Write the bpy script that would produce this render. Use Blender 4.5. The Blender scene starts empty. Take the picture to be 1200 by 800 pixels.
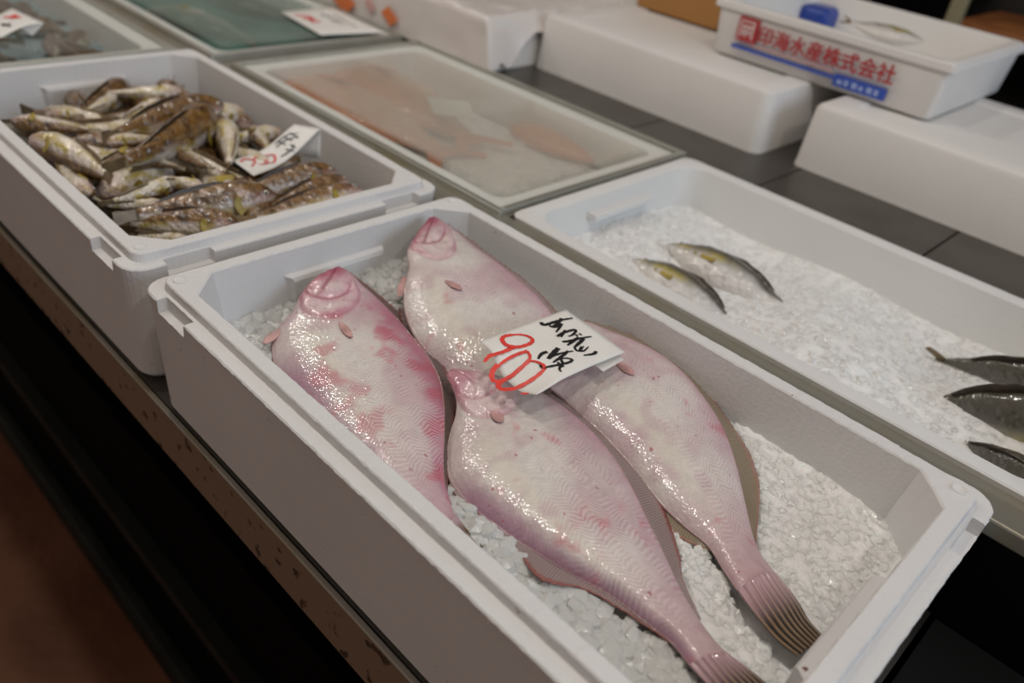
import bpy, bmesh, math, random
from mathutils import Vector, Matrix, noise

S = bpy.context.scene
col = S.collection

# ------------------------------------------------------------------ camera
F_PX = 951.4
CAM = Vector((0.6132, -0.2277, 0.3811))
RM = ((0.7003595559, 0.7033874049, 0.1214193189),
      (0.4690994872, -0.3253532152, -0.8210304236),
      (-0.5379982933, 0.6319742431, -0.5578229043))
right, down, fwd = (Vector(r) for r in RM)
cam_data = bpy.data.cameras.new('camera')
cam = bpy.data.objects.new('camera', cam_data)
col.objects.link(cam)
m = Matrix((right, -down, -fwd)).transposed().to_4x4()
m.translation = CAM
cam.matrix_world = m
cam_data.sensor_width = 36.0
cam_data.lens = F_PX / 1200 * 36.0
cam_data.clip_start = 0.02
cam_data.dof.use_dof = True
cam_data.dof.focus_distance = 0.62
cam_data.dof.aperture_fstop = 4.0
S.camera = cam

# ------------------------------------------------------------------ world, lights, exposure
W = bpy.data.worlds.new('world'); S.world = W
W.use_nodes = True
bg = W.node_tree.nodes['Background']
bg.inputs[0].default_value = (1.0, 0.83, 0.73, 1)
bg.inputs[1].default_value = 0.225
S.view_settings.view_transform = 'Standard'
S.view_settings.look = 'None'
S.view_settings.gamma = 1.0
S.view_settings.exposure = 0.0
S.view_settings.use_curve_mapping = False

def lamp(name, loc, energy, color, radius):
    l = bpy.data.lights.new(name, 'POINT'); l.energy = energy; l.color = color; l.shadow_soft_size = radius
    o = bpy.data.objects.new(name, l); o.location = loc; col.objects.link(o); return o
for i, x in enumerate((-1.7, -0.95, -0.2, 0.55, 1.3)):
    lamp('stall_bulb', (x, 0.06 + 0.12 * (i % 2), 1.40), 12.4, (1.0, 0.95, 0.87), 0.035)
def area(name, loc, target, sx, sy, energy, color):
    l = bpy.data.lights.new(name, 'AREA'); l.shape = 'RECTANGLE'; l.size = sx; l.size_y = sy
    l.energy = energy; l.color = color
    o = bpy.data.objects.new(name, l); o.location = loc
    o.rotation_euler = (Vector(target) - Vector(loc)).to_track_quat('-Z', 'Y').to_euler(); col.objects.link(o)
area('market_entrance_daylight', (3.4, 0.9, 1.3), (0.2, 0.3, 0), 2.2, 1.4, 36, (0.66, 0.82, 1.0))

# ------------------------------------------------------------------ helpers
def at(px, py, z):
    """point of the photograph's frame dropped on the horizontal plane z"""
    d = right * ((px - 600) / F_PX) + down * ((py - 400) / F_PX) + fwd
    return CAM + d * ((z - CAM.z) / d.z)
def at_y(px, py, y):
    d = right * ((px - 600) / F_PX) + down * ((py - 400) / F_PX) + fwd
    return CAM + d * ((y - CAM.y) / d.y)
def sm(a, b, x):
    t = max(0.0, min(1.0, (x - a) / (b - a))); return t * t * (3 - 2 * t)
def lerp(a, b, t): return a + (b - a) * t
def mixc(a, b, t): return tuple(lerp(p, q, t) for p, q in zip(a, b))
def crs(pts, n):
    """catmull-rom resample of equal-length tuples/vectors, n samples"""
    out = []; k = len(pts) - 1
    for i in range(n):
        t = i / (n - 1) * k; j = min(int(t), k - 1); f = t - j
        p0 = pts[max(j - 1, 0)]; p1 = pts[j]; p2 = pts[j + 1]; p3 = pts[min(j + 2, k)]
        out.append(tuple(0.5 * ((2 * b) + (-a + c) * f + (2 * a - 5 * b + 4 * c - d) * f * f + (-a + 3 * b - 3 * c + d) * f ** 3)
                         for a, b, c, d in zip(p0, p1, p2, p3)))
    return out
def tag(o, label=None, cat=None, group=None, kind=None):
    if label: o['label'] = label
    if cat: o['category'] = cat
    if group: o['group'] = group
    if kind: o['kind'] = kind
    return o
def empty(name, loc=(0, 0, 0), label=None, cat=None, group=None):
    o = bpy.data.objects.new(name, None); o.empty_display_size = 0.03; o.location = loc
    col.objects.link(o); return tag(o, label, cat, group)
def obj(name, V, F, mat, parent=None, smooth=False, uv=None, vcol=None, world=True):
    me = bpy.data.meshes.new(name)
    off = Vector((0, 0, 0))
    if parent is not None and world:
        p = parent
        while p is not None: off += p.location; p = p.parent
    me.from_pydata([tuple(Vector(v) - off) for v in V], [], F)
    mats = mat if isinstance(mat, (list, tuple)) else [mat]
    for mm in mats: me.materials.append(mm)
    if uv:
        ul = me.uv_layers.new(name='UVMap')
        for l in me.loops: ul.data[l.index].uv = uv[l.vertex_index]
    if vcol:
        ca = me.color_attributes.new('tint', 'FLOAT_COLOR', 'POINT')
        for i, c in enumerate(vcol): ca.data[i].color = (c[0], c[1], c[2], 1)
    me.validate(); me.update()
    if smooth: me.polygons.foreach_set('use_smooth', [True] * len(me.polygons))
    o = bpy.data.objects.new(name, me); col.objects.link(o)
    if parent is not None: o.parent = parent
    return o
def rim(o, t, seg=2):
    b = o.modifiers.new('bevel', 'BEVEL'); b.width = t; b.segments = seg; b.limit_method = 'ANGLE'; return o
def boxvf(x0, x1, y0, y1, z0, z1):
    V = [(x, y, z) for z in (z0, z1) for y in (y0, y1) for x in (x0, x1)]
    F = [(0, 2, 3, 1), (4, 5, 7, 6), (0, 1, 5, 4), (1, 3, 7, 5), (3, 2, 6, 7), (2, 0, 4, 6)]
    return V, F
def box(name, x0, x1, y0, y1, z0, z1, mat, parent=None, bev=0.0):
    o = obj(name, *boxvf(x0, x1, y0, y1, z0, z1), mat, parent)
    if bev: rim(o, bev)
    return o
def merge(parts):
    V = []; F = []
    for v, f in parts:
        n = len(V); V += list(v); F += [tuple(i + n for i in q) for q in f]
    return V, F
def grid_faces(n, m, wrap=False, off=0):
    F = []
    for i in range(n - 1):
        for j in range(m if wrap else m - 1):
            a = i * m + j; b = i * m + (j + 1) % m
            F.append((off + a, off + b, off + b + m, off + a + m))
    return F

# ------------------------------------------------------------------ materials
def mat(name):
    mt = bpy.data.materials.new(name); mt.use_nodes = True
    nt = mt.node_tree; return mt, nt, nt.nodes['Principled BSDF']
def nd(nt, t, **kw):
    n = nt.nodes.new(t)
    for k, v in kw.items():
        if k.startswith('i_'):
            key = k[2:]; n.inputs[int(key) if key.isdigit() else key].default_value = v
        else: setattr(n, k, v)
    return n
def lk(nt, a, b): nt.links.new(a, b)
def noise_ramp(nt, scale, lo, hi, c0, c1, detail=4, coord='Object', rough=0.55):
    tc = nd(nt, 'ShaderNodeTexCoord'); n = nd(nt, 'ShaderNodeTexNoise'); n.inputs['Scale'].default_value = scale
    n.inputs['Detail'].default_value = detail; n.inputs['Roughness'].default_value = rough
    lk(nt, tc.outputs[coord], n.inputs['Vector'])
    r = nd(nt, 'ShaderNodeValToRGB'); r.color_ramp.elements[0].position = lo; r.color_ramp.elements[1].position = hi
    r.color_ramp.elements[0].color = (*c0, 1); r.color_ramp.elements[1].color = (*c1, 1)
    lk(nt, n.outputs['Fac'], r.inputs['Fac']); return r, n, tc
def add_bump(nt, b, height, strength, dist):
    bp = nd(nt, 'ShaderNodeBump'); bp.inputs['Strength'].default_value = strength; bp.inputs['Distance'].default_value = dist
    lk(nt, height, bp.inputs['Height']); lk(nt, bp.outputs['Normal'], b.inputs['Normal']); return bp
def simple(name, c, rough=0.5, metal=0.0, bump=0, bscale=200, var=0.0, vscale=8):
    mt, nt, b = mat(name)
    b.inputs['Roughness'].default_value = rough; b.inputs['Metallic'].default_value = metal
    r, n, tc = noise_ramp(nt, vscale, 0.35, 0.65, tuple(x * (1 - var) for x in c), tuple(min(1, x * (1 + var)) for x in c))
    lk(nt, r.outputs['Color'], b.inputs['Base Color'])
    if bump:
        n2 = nd(nt, 'ShaderNodeTexNoise'); n2.inputs['Scale'].default_value = bscale
        lk(nt, tc.outputs['Object'], n2.inputs['Vector']); add_bump(nt, b, n2.outputs['Fac'], bump, 0.002)
    return mt
def foam_mat(name, c=(0.71, 0.70, 0.695), specks=True):
    mt, nt, b = mat(name)
    r, n, tc = noise_ramp(nt, 9, 0.3, 0.7, tuple(x * 0.95 for x in c), c)
    base = r.outputs['Color']
    if specks:
        r2, n2, _ = noise_ramp(nt, 95, 0.765, 0.80, (0, 0, 0), (1, 1, 1), 2)
        mx = nd(nt, 'ShaderNodeMix', data_type='RGBA'); mx.inputs[7].default_value = (0.16, 0.06, 0.05, 1)
        lk(nt, r2.outputs['Color'], mx.inputs[0]); lk(nt, base, mx.inputs[6]); base = mx.outputs[2]
    lk(nt, base, b.inputs['Base Color'])
    b.inputs['Roughness'].default_value = 0.62; b.inputs['Specular IOR Level'].default_value = 0.35
    v = nd(nt, 'ShaderNodeTexVoronoi'); v.inputs['Scale'].default_value = 330
    lk(nt, tc.outputs['Object'], v.inputs['Vector']); add_bump(nt, b, v.outputs['Distance'], 0.25, 0.0008)
    return mt
FOAM = foam_mat('white_foam'); FOAM2 = foam_mat('plain_white_foam', (0.73, 0.725, 0.715), False)
FOAM3 = foam_mat('warm_white_foam', (0.75, 0.73, 0.705), False)

def steel_mat(name, c, rough, stain, metal=0.85):
    mt, nt, b = mat(name)
    r, n, tc = noise_ramp(nt, 14, 0.45, 0.72, c, stain, 6)
    lk(nt, r.outputs['Color'], b.inputs['Base Color'])
    b.inputs['Metallic'].default_value = metal; b.inputs['Roughness'].default_value = rough
    mp = nd(nt, 'ShaderNodeMapping'); mp.inputs['Scale'].default_value = (3, 160, 60)
    n2 = nd(nt, 'ShaderNodeTexNoise'); n2.inputs['Scale'].default_value = 6
    lk(nt, tc.outputs['Object'], mp.inputs['Vector']); lk(nt, mp.outputs['Vector'], n2.inputs['Vector'])
    add_bump(nt, b, n2.outputs['Fac'], 0.12, 0.001); return mt
STEEL = steel_mat('brushed_steel', (0.40, 0.385, 0.33), 0.34, (0.36, 0.30, 0.19), 0.65)
STEELD = steel_mat('dark_counter_steel', (0.14, 0.13, 0.115), 0.38, (0.115, 0.10, 0.085), 0.8)
ALU = steel_mat('frame_aluminium', (0.50, 0.50, 0.45), 0.38, (0.44, 0.43, 0.37), 0.7)
def apron_mat():
    mt, nt, b = mat('worn_brown_edge')
    r, n, tc = noise_ramp(nt, 60, 0.345, 0.40, (0.04, 0.025, 0.017), (0.22, 0.15, 0.10), 3)
    lk(nt, r.outputs['Color'], b.inputs['Base Color']); b.inputs['Roughness'].default_value = 0.5
    add_bump(nt, b, n.outputs['Fac'], 0.3, 0.002); return mt
APRON = apron_mat()
def dull(mt, v=0.05):
    mt.node_tree.nodes['Principled BSDF'].inputs['Specular IOR Level'].default_value = v; return mt
RUBBER = simple('black_rubber', (0.006, 0.006, 0.006), 0.75, 0, 0.3, 90)
BLACK = simple('board_and_shade_black', (0.0022, 0.0022, 0.0021), 0.9)  # near-black for hidden boards and for the painted shade under the counter
GREENBLK = simple('greenish_black_iron', (0.011, 0.013, 0.010), 0.6, 0, 0.6, 60, 0.4)
def floor_mat():
    mt, nt, b = mat('red_brown_floor')
    r, n, tc = noise_ramp(nt, 5, 0.3, 0.72, (0.115, 0.045, 0.022), (0.20, 0.085, 0.045), 7)
    lk(nt, r.outputs['Color'], b.inputs['Base Color']); b.inputs['Roughness'].default_value = 0.5
    n2 = nd(nt, 'ShaderNodeTexNoise'); n2.inputs['Scale'].default_value = 40; n2.inputs['Detail'].default_value = 5
    lk(nt, tc.outputs['Object'], n2.inputs['Vector']); add_bump(nt, b, n2.outputs['Fac'], 0.5, 0.006); return mt
FLOOR = dull(floor_mat(), 0.15); dull(BLACK); dull(GREENBLK, 0.2); dull(RUBBER, 0.15)
PAPER = simple('paper', (0.80, 0.785, 0.75), 0.55, 0, 0, 1, 0.03, 30)
INK = simple('black_ink', (0.012, 0.012, 0.013), 0.4); REDINK = simple('red_ink', (0.78, 0.06, 0.045), 0.45, 0, 0, 1, 0.12, 60)
REDPR = simple('red_print', (0.40, 0.03, 0.035), 0.5); BLUEPR = simple('blue_print', (0.03, 0.08, 0.42), 0.5)
PINKPR = simple('pale_pink_print', (0.62, 0.36, 0.33), 0.5); PALEPR = simple('pale_print', (0.30, 0.38, 0.66), 0.5)
CARD = simple('cardboard', (0.36, 0.17, 0.05), 0.8, 0, 0.2, 60, 0.06)
WOOD = simple('brown_wood', (0.26, 0.09, 0.022), 0.6, 0, 0.2, 40, 0.25, 12)
DWOOD = simple('dark_wood', (0.035, 0.02, 0.010), 0.7, 0, 0.2, 40, 0.25, 12)
POST = simple('pale_olive_post', (0.28, 0.25, 0.15), 0.6)
DARKWALL = simple('dark_back_wall', (0.016, 0.013, 0.010), 0.8, 0, 0, 1, 0.4, 3)
BLUEBAG = simple('blue_plastic', (0.015, 0.05, 0.30), 0.3)
TEAL = simple('teal_liner', (0.07, 0.23, 0.20), 0.4, 0, 0.3, 30, 0.55, 9)
ORANGEP = simple('orange_sticker', (0.72, 0.19, 0.05), 0.5); PALEOBLONG = simple('pale_oblong_tint', (0.72, 0.76, 0.72), 0.5)

def ice_mat(name, c, trans, sss, bump):
    mt, nt, b = mat(name)
    b.inputs['Base Color'].default_value = (*c, 1); b.inputs['Roughness'].default_value = 0.08
    b.inputs['IOR'].default_value = 1.36; b.inputs['Transmission Weight'].default_value = trans
    b.inputs['Subsurface Weight'].default_value = sss; b.inputs['Subsurface Radius'].default_value = (0.7, 0.85, 0.85); b.inputs['Subsurface Scale'].default_value = 0.008
    tc = nd(nt, 'ShaderNodeTexCoord'); n = nd(nt, 'ShaderNodeTexNoise'); n.inputs['Scale'].default_value = 150
    n.inputs['Detail'].default_value = 4
    lk(nt, tc.outputs['Object'], n.inputs['Vector']); add_bump(nt, b, n.outputs['Fac'], bump, 0.003); return mt
ICEBED = ice_mat('ice_slush', (0.93, 0.955, 0.935), 0.0, 0.5, 0.4)
def slush_relief(mt):
    """lumpy crystal relief: cells about 5 mm across over the fine noise"""
    nt = mt.node_tree; bp = [q for q in nt.nodes if q.type == 'BUMP'][0]; tc = [q for q in nt.nodes if q.type == 'TEX_COORD'][0]; n = [q for q in nt.nodes if q.type == 'TEX_NOISE'][0]
    v = nd(nt, 'ShaderNodeTexVoronoi'); v.inputs['Scale'].default_value = 165
    wv = nd(nt, 'ShaderNodeMix', data_type='VECTOR'); wv.inputs[0].default_value = 0.02
    lk(nt, tc.outputs['Object'], wv.inputs[4]); lk(nt, n.outputs['Color'], wv.inputs[5]); lk(nt, wv.outputs[1], v.inputs['Vector'])
    a = nd(nt, 'ShaderNodeMath', operation='MULTIPLY_ADD'); a.inputs[1].default_value = -0.8; lk(nt, v.outputs['Distance'], a.inputs[0]); lk(nt, n.outputs['Fac'], a.inputs[2])
    lk(nt, a.outputs[0], bp.inputs['Height'])
slush_relief(ICEBED)
ICEBIG = ice_mat('clear_ice_lump', (0.90, 0.90, 0.875), 0.45, 0.0, 0.3); ICE = ice_mat('crushed_ice', (0.95, 0.955, 0.935), 0.22, 0.0, 0.3)
ICEBLUE = ice_mat('bluish_ice', (0.32, 0.42, 0.45), 0.0, 0.0, 0.5)

def skin_mat(name, chevron=True, rough=0.45, coat=0.75, sparkle=0.5, grain=300):
    """tint vertex colour + herringbone muscle lines (UV in metres) + wet coat"""
    mt, nt, b = mat(name)
    at_ = nd(nt, 'ShaderNodeAttribute', attribute_name='tint'); base = at_.outputs['Color']
    tc = nd(nt, 'ShaderNodeTexCoord')
    n = nd(nt, 'ShaderNodeTexNoise'); n.inputs['Scale'].default_value = grain; n.inputs['Detail'].default_value = 1.5
    lk(nt, tc.outputs['Object'], n.inputs['Vector']); height = n.outputs['Fac']
    if chevron:
        sx = nd(nt, 'ShaderNodeSeparateXYZ'); lk(nt, tc.outputs['UV'], sx.inputs[0])
        def M(op, a, b_=None, c_=None):
            q = nd(nt, 'ShaderNodeMath', operation=op)
            for i, v in enumerate((a, b_, c_)):
                if v is None: continue
                if isinstance(v, (int, float)): q.inputs[i].default_value = v
                else: lk(nt, v, q.inputs[i])
            return q.outputs[0]
        u, v = sx.outputs[0], sx.outputs[1]
        av = M('ABSOLUTE', v)
        zig = M('MULTIPLY', M('PINGPONG', M('ADD', v, 0.2), 0.0098), 0.85)
        wn = nd(nt, 'ShaderNodeTexNoise'); wn.inputs['Scale'].default_value = 30; lk(nt, tc.outputs['Object'], wn.inputs['Vector'])
        wn2 = nd(nt, 'ShaderNodeTexNoise'); wn2.inputs['Scale'].default_value = 110; lk(nt, tc.outputs['Object'], wn2.inputs['Vector'])
        ph = M('ADD', M('ADD', u, zig), M('MULTIPLY', av, -0.30))
        ph = M('ADD', ph, M('ADD', M('MULTIPLY', wn.outputs['Fac'], 0.016), M('MULTIPLY', wn2.outputs['Fac'], 0.0042)))
        s = M('MULTIPLY', M('ADD', M('SINE', M('MULTIPLY', ph, 2 * math.pi / 0.0041)), 1.0), 0.5)
        s = M('POWER', s, 1.6)
        # muscle lines fade at the head, the tail and the margins
        mh = nd(nt, 'ShaderNodeMapRange', interpolation_type='SMOOTHSTEP'); lk(nt, u, mh.inputs[0])
        mh.inputs[1].default_value = 0.075; mh.inputs[2].default_value = 0.11
        mm = nd(nt, 'ShaderNodeMapRange', interpolation_type='SMOOTHSTEP'); lk(nt, M('ABSOLUTE', M('SUBTRACT', v, 0.010)), mm.inputs[0])
        mm.inputs[1].default_value = 0.044; mm.inputs[2].default_value = 0.018; mm.inputs[3].default_value = 0.16
        r3, n3, _ = noise_ramp(nt, 22, 0.30, 0.58, (0.12, 0.12, 0.12), (1, 1, 1), 2)
        mt2 = nd(nt, 'ShaderNodeMapRange', interpolation_type='SMOOTHSTEP'); lk(nt, u, mt2.inputs[0]); mt2.inputs[1].default_value = 0.30; mt2.inputs[2].default_value = 0.24
        fac = M('MULTIPLY', M('MULTIPLY', M('MULTIPLY', M('MULTIPLY', s, mh.outputs[0]), mm.outputs[0]), r3.outputs['Color']), mt2.outputs[0])
        lt = nd(nt, 'ShaderNodeMix', data_type='RGBA', blend_type='MIX'); lt.inputs[7].default_value = (0.90, 0.86, 0.85, 1)
        lk(nt, M('MULTIPLY', fac, 0.34), lt.inputs[0]); lk(nt, base, lt.inputs[6]); base = lt.outputs[2]
        # small blood specks
        r4, n4, _ = noise_ramp(nt, 130, 0.74, 0.80, (0, 0, 0), (1, 1, 1), 1)
        mx = nd(nt, 'ShaderNodeMix', data_type='RGBA'); mx.inputs[7].default_value = (0.35, 0.04, 0.05, 1)
        lk(nt, M('MULTIPLY', r4.outputs['Color'], 0.7), mx.inputs[0]); lk(nt, base, mx.inputs[6]); base = mx.outputs[2]
        height = M('ADD', height, M('MULTIPLY', fac, 0.12))
    lk(nt, base, b.inputs['Base Color'])
    b.inputs['Roughness'].default_value = rough; b.inputs['Coat Weight'].default_value = coat; b.inputs['Coat Roughness'].default_value = 0.10
    b.inputs['Coat IOR'].default_value = 1.6
    bp = add_bump(nt, b, height, sparkle, 0.0012 if chevron else 0.0028); lk(nt, bp.outputs['Normal'], b.inputs['Coat Normal'])
    return mt
SKIN = skin_mat('flatfish_skin'); SKIN2 = skin_mat('wet_fish_skin', False, 0.35, 1.0, 1.0, 26)
def fin_mat(name, c0, c1, edge, pitch=0.0022, alpha=0.85):
    """rays run across the strip: UV.x metres along the margin, UV.y 0 (body) to 1 (tip)"""
    mt, nt, b = mat(name)
    tc = nd(nt, 'ShaderNodeTexCoord'); sx = nd(nt, 'ShaderNodeSeparateXYZ'); lk(nt, tc.outputs['UV'], sx.inputs[0])
    a = nd(nt, 'ShaderNodeMath', operation='MULTIPLY'); a.inputs[1].default_value = 2 * math.pi / pitch; lk(nt, sx.outputs[0], a.inputs[0])
    s = nd(nt, 'ShaderNodeMath', operation='SINE'); lk(nt, a.outputs[0], s.inputs[0])
    r = nd(nt, 'ShaderNodeValToRGB'); r.color_ramp.elements[0].color = (*c0, 1); r.color_ramp.elements[1].color = (*c1, 1)
    mr = nd(nt, 'ShaderNodeMapRange'); mr.inputs[1].default_value = -1; lk(nt, s.outputs[0], mr.inputs[0]); lk(nt, mr.outputs[0], r.inputs[0])
    e = nd(nt, 'ShaderNodeMapRange', interpolation_type='SMOOTHSTEP'); e.inputs[1].default_value = 0.72; e.inputs[2].default_value = 0.95
    lk(nt, sx.outputs[1], e.inputs[0])
    mx = nd(nt, 'ShaderNodeMix', data_type='RGBA'); mx.inputs[7].default_value = (*edge, 1)
    lk(nt, e.outputs[0], mx.inputs[0]); lk(nt, r.outputs[0], mx.inputs[6]); lk(nt, mx.outputs[2], b.inputs['Base Color'])
    b.inputs['Roughness'].default_value = 0.3; b.inputs['Coat Weight'].default_value = 0.6; b.inputs['Alpha'].default_value = alpha
    n = nd(nt, 'ShaderNodeTexNoise'); n.inputs['Scale'].default_value = 300; lk(nt, tc.outputs['Object'], n.inputs['Vector'])
    ad = nd(nt, 'ShaderNodeMath', operation='MULTIPLY_ADD'); ad.inputs[1].default_value = 0.5
    lk(nt, s.outputs[0], ad.inputs[0]); lk(nt, n.outputs['Fac'], ad.inputs[2]); add_bump(nt, b, ad.outputs[0], 0.35, 0.001); return mt
FINTAN = fin_mat('tan_fin', (0.24, 0.185, 0.12), (0.34, 0.27, 0.19), (0.42, 0.20, 0.14))
FINRED = fin_mat('red_edged_fin', (0.33, 0.235, 0.225), (0.45, 0.345, 0.33), (0.38, 0.11, 0.09), 0.0022, 0.7)
FINDARK = fin_mat('dark_wet_fin', (0.13, 0.09, 0.085), (0.22, 0.15, 0.14), (0.32, 0.08, 0.07))
TAILF = fin_mat('brown_tail_fin', (0.045, 0.03, 0.02), (0.26, 0.16, 0.09), (0.20, 0.10, 0.05), 0.0042, 1.0)
PETAL = simple('flesh_pink_fin', (0.56, 0.32, 0.30), 0.4, 0, 0.2, 120, 0.25, 60)
FINYEL = simple('olive_yellow_fin', (0.33, 0.25, 0.05), 0.3, 0, 0.2, 18, 0.35, 9)
FINBLK = simple('sooty_fin', (0.035, 0.022, 0.012), 0.35, 0, 0.2, 60, 0.3, 40)
FINGREY = simple('grey_fin', (0.17, 0.12, 0.065), 0.35, 0, 0.2, 18, 0.3, 9)
FINORA = simple('orange_fin', (0.60, 0.20, 0.08), 0.4)
EYEW = simple('eye_silver', (0.55, 0.52, 0.45), 0.12); EYEB = simple('eye_pupil', (0.006, 0.006, 0.007), 0.05)

def glass_mat(name, fog, lo, hi, tint):
    mt, nt, b = mat(name)
    b.inputs['Base Color'].default_value = (*tint, 1); b.inputs['Roughness'].default_value = 0.12
    out = nt.nodes['Material Output']; tr = nd(nt, 'ShaderNodeBsdfTransparent'); tr.inputs[0].default_value = (0.985, 0.99, 0.98, 1)
    ms = nd(nt, 'ShaderNodeMixShader')
    r, n, tc = noise_ramp(nt, fog, 0.30, 0.70, (lo,) * 3, (hi,) * 3, 4)
    # condensation only forms over the cavity, not where the pane rests on the foam rim
    sp = nd(nt, 'ShaderNodeSeparateXYZ'); lk(nt, tc.outputs['Generated'], sp.inputs[0]); fs = []
    for ax, (e0, e1) in ((0, (.040, .075)), (1, (.065, .12))):
        pp_ = nd(nt, 'ShaderNodeMath', operation='PINGPONG'); pp_.inputs[1].default_value = 0.5; lk(nt, sp.outputs[ax], pp_.inputs[0])
        mr = nd(nt, 'ShaderNodeMapRange', interpolation_type='SMOOTHSTEP'); mr.inputs[1].default_value = e0; mr.inputs[2].default_value = e1
        lk(nt, pp_.outputs[0], mr.inputs[0]); fs.append(mr.outputs[0])
    m1 = nd(nt, 'ShaderNodeMath', operation='MULTIPLY'); lk(nt, fs[0], m1.inputs[0]); lk(nt, fs[1], m1.inputs[1])
    m2 = nd(nt, 'ShaderNodeMath', operation='MULTIPLY'); lk(nt, m1.outputs[0], m2.inputs[0]); lk(nt, r.outputs['Color'], m2.inputs[1])
    m3 = nd(nt, 'ShaderNodeMath', operation='MAXIMUM'); m3.inputs[1].default_value = 0.05; lk(nt, m2.outputs[0], m3.inputs[0])
    lk(nt, m3.outputs[0], ms.inputs[0]); lk(nt, tr.outputs[0], ms.inputs[1]); lk(nt, b.outputs[0], ms.inputs[2])
    lk(nt, ms.outputs[0], out.inputs['Surface']); return mt
FOGGED = glass_mat('fogged_glass', 5, 0.26, 0.46, (0.66, 0.61, 0.54)); TEALG = glass_mat('misted_teal_glass', 6, 0.25, 0.45, (0.26, 0.36, 0.31)); CLEARG = glass_mat('misted_glass', 8, 0.08, 0.22, (0.38, 0.40, 0.39))

# ------------------------------------------------------------------ the setting
tag(obj('floor', *boxvf(-3.5, 4, -2.5, 3.2, -1.0, -0.925), FLOOR), kind='structure')
tag(obj('wall_back', *boxvf(-3.5, 4, 2.7, 2.8, -0.925, 2.2), DARKWALL), kind='structure')

# front (lower) tier of the counter
fc = empty('front_counter', (-0.3, 0.18, -0.925), 'low steel fish counter with a worn brown edge along the aisle', 'counter')
box('steel_top', -1.6, 0.60, 0.004, 0.357, -0.141, -0.1263, STEELD, fc)
box('edge_strip', -1.6, 1.3, -0.001, 0.004, -0.190, -0.1275, APRON, fc, 0.002)
box('edge_rail', -1.6, 1.3, -0.0025, 0.003, -0.1285, -0.1258, STEEL, fc, 0.0012)
box('rubber_mat', 0.605, 1.3, 0.006, 0.357, -0.145, -0.1290, RUBBER, fc)
box('under_counter_shade', -1.6, 1.3, 0.075, 0.095, -0.925, -0.141, BLACK, fc)  # added black sheet, its colour stands in for the shade under the counter
box('shelf_rail', -1.6, 1.3, 0.050, 0.075, -0.375, -0.362, BLACK, fc)
box('lower_shelf_rail', -1.6, 1.3, 0.052, 0.075, -0.66, -0.635, GREENBLK, fc)
tag(rim(obj('floor_gutter_kerb', *boxvf(-1.6, 1.3, 0.045, 0.075, -0.925, -0.865), GREENBLK), 0.008), 'greenish black kerb along the foot of the counter by the brown floor', 'kerb')

# back (upper) tier: steel frame with wells for the boxes, dark panels behind
bc = empty('steel_counter', (0, 1.0, -0.925), 'stainless steel counter holding the inset boxes behind the front row', 'counter')
box('front_rail', -1.6, 1.3, 0.3575, 0.389, -0.034, -0.018, STEEL, bc, 0.002)
box('tray_sill', 0.0405, 1.3, 0.388, 0.3995, -0.034, -0.0183, STEEL, bc)
box('rail_apron', -1.6, 1.3, 0.3575, 0.361, -0.141, -0.034, BLACK, bc)
box('well_divider', 0.0425, 0.0465, 0.389, 0.762, -0.034, -0.018, STEEL, bc)
box('well_divider', -0.585, -0.553, 0.389, 0.762, -0.034, -0.022, STEEL, bc)
box('well_floor', -1.6, 1.3, 0.361, 0.764, -0.150, -0.135, STEELD, bc)
xs = (-1.6, -1.0, -0.54, -0.075, 0.157, 0.386, 0.85, 1.3)
for xa, xb in zip(xs, xs[1:]): box('steel_panel', xa + 0.0012, xb - 0.0012, 0.764, 1.42, -0.028, -0.018, STEELD, bc, 0.0012)
box('panel_bed', -1.6, 1.3, 0.766, 1.42, -0.15, -0.029, BLACK, bc)
box('base_board', -1.6, 1.3, 0.5, 1.40, -0.925, -0.15, BLACK, bc)

# ------------------------------------------------------------------ foam boxes
def ring(rect, d, r, z, sx, sy, cham=False, seg=6):
    x0, x1, y0, y1 = rect[0] + d, rect[1] - d, rect[2] + d, rect[3] - d
    pts = []
    def corner(cx, cy, a0):
        for k in range(seg + 1):
            if cham:
                t = k / seg; a = (math.cos(a0), math.sin(a0)); b = (math.cos(a0 + math.pi / 2), math.sin(a0 + math.pi / 2))
                pts.append((cx + r * lerp(a[0], b[0], t), cy + r * lerp(a[1], b[1], t), z))
            else:
                a = a0 + math.pi / 2 * k / seg; pts.append((cx + r * math.cos(a), cy + r * math.sin(a), z))
    cl = lambda v, a, b: max(a, min(b, v))
    for s in sx: pts.append((cl(s, x0 + r, x1 - r), y0, z))
    corner(x1 - r, y0 + r, -math.pi / 2)
    for s in sy: pts.append((x1, cl(s, y0 + r, y1 - r), z))
    corner(x1 - r, y1 - r, 0)
    for s in reversed(sx): pts.append((cl(s, x0 + r, x1 - r), y1, z))
    corner(x0 + r, y1 - r, math.pi / 2)
    for s in reversed(sy): pts.append((x0, cl(s, y0 + r, y1 - r), z))
    corner(x0 + r, y0 + r, math.pi)
    return pts
def stations(a, b, step, marks=()):
    n = int((b - a) / step); s = [a + (b - a) * i / n for i in range(n + 1)]
    for q in marks: s += [q - 0.0003, q + 0.0003]
    return sorted(s)
def loft(loops):
    m_ = len(loops[0]); V = [p for l in loops for p in l]; F = grid_faces(len(loops), m_, True)
    F.append(tuple(reversed(range(m_)))); F.append(tuple(range(len(V) - m_, len(V)))); return V, F
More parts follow.
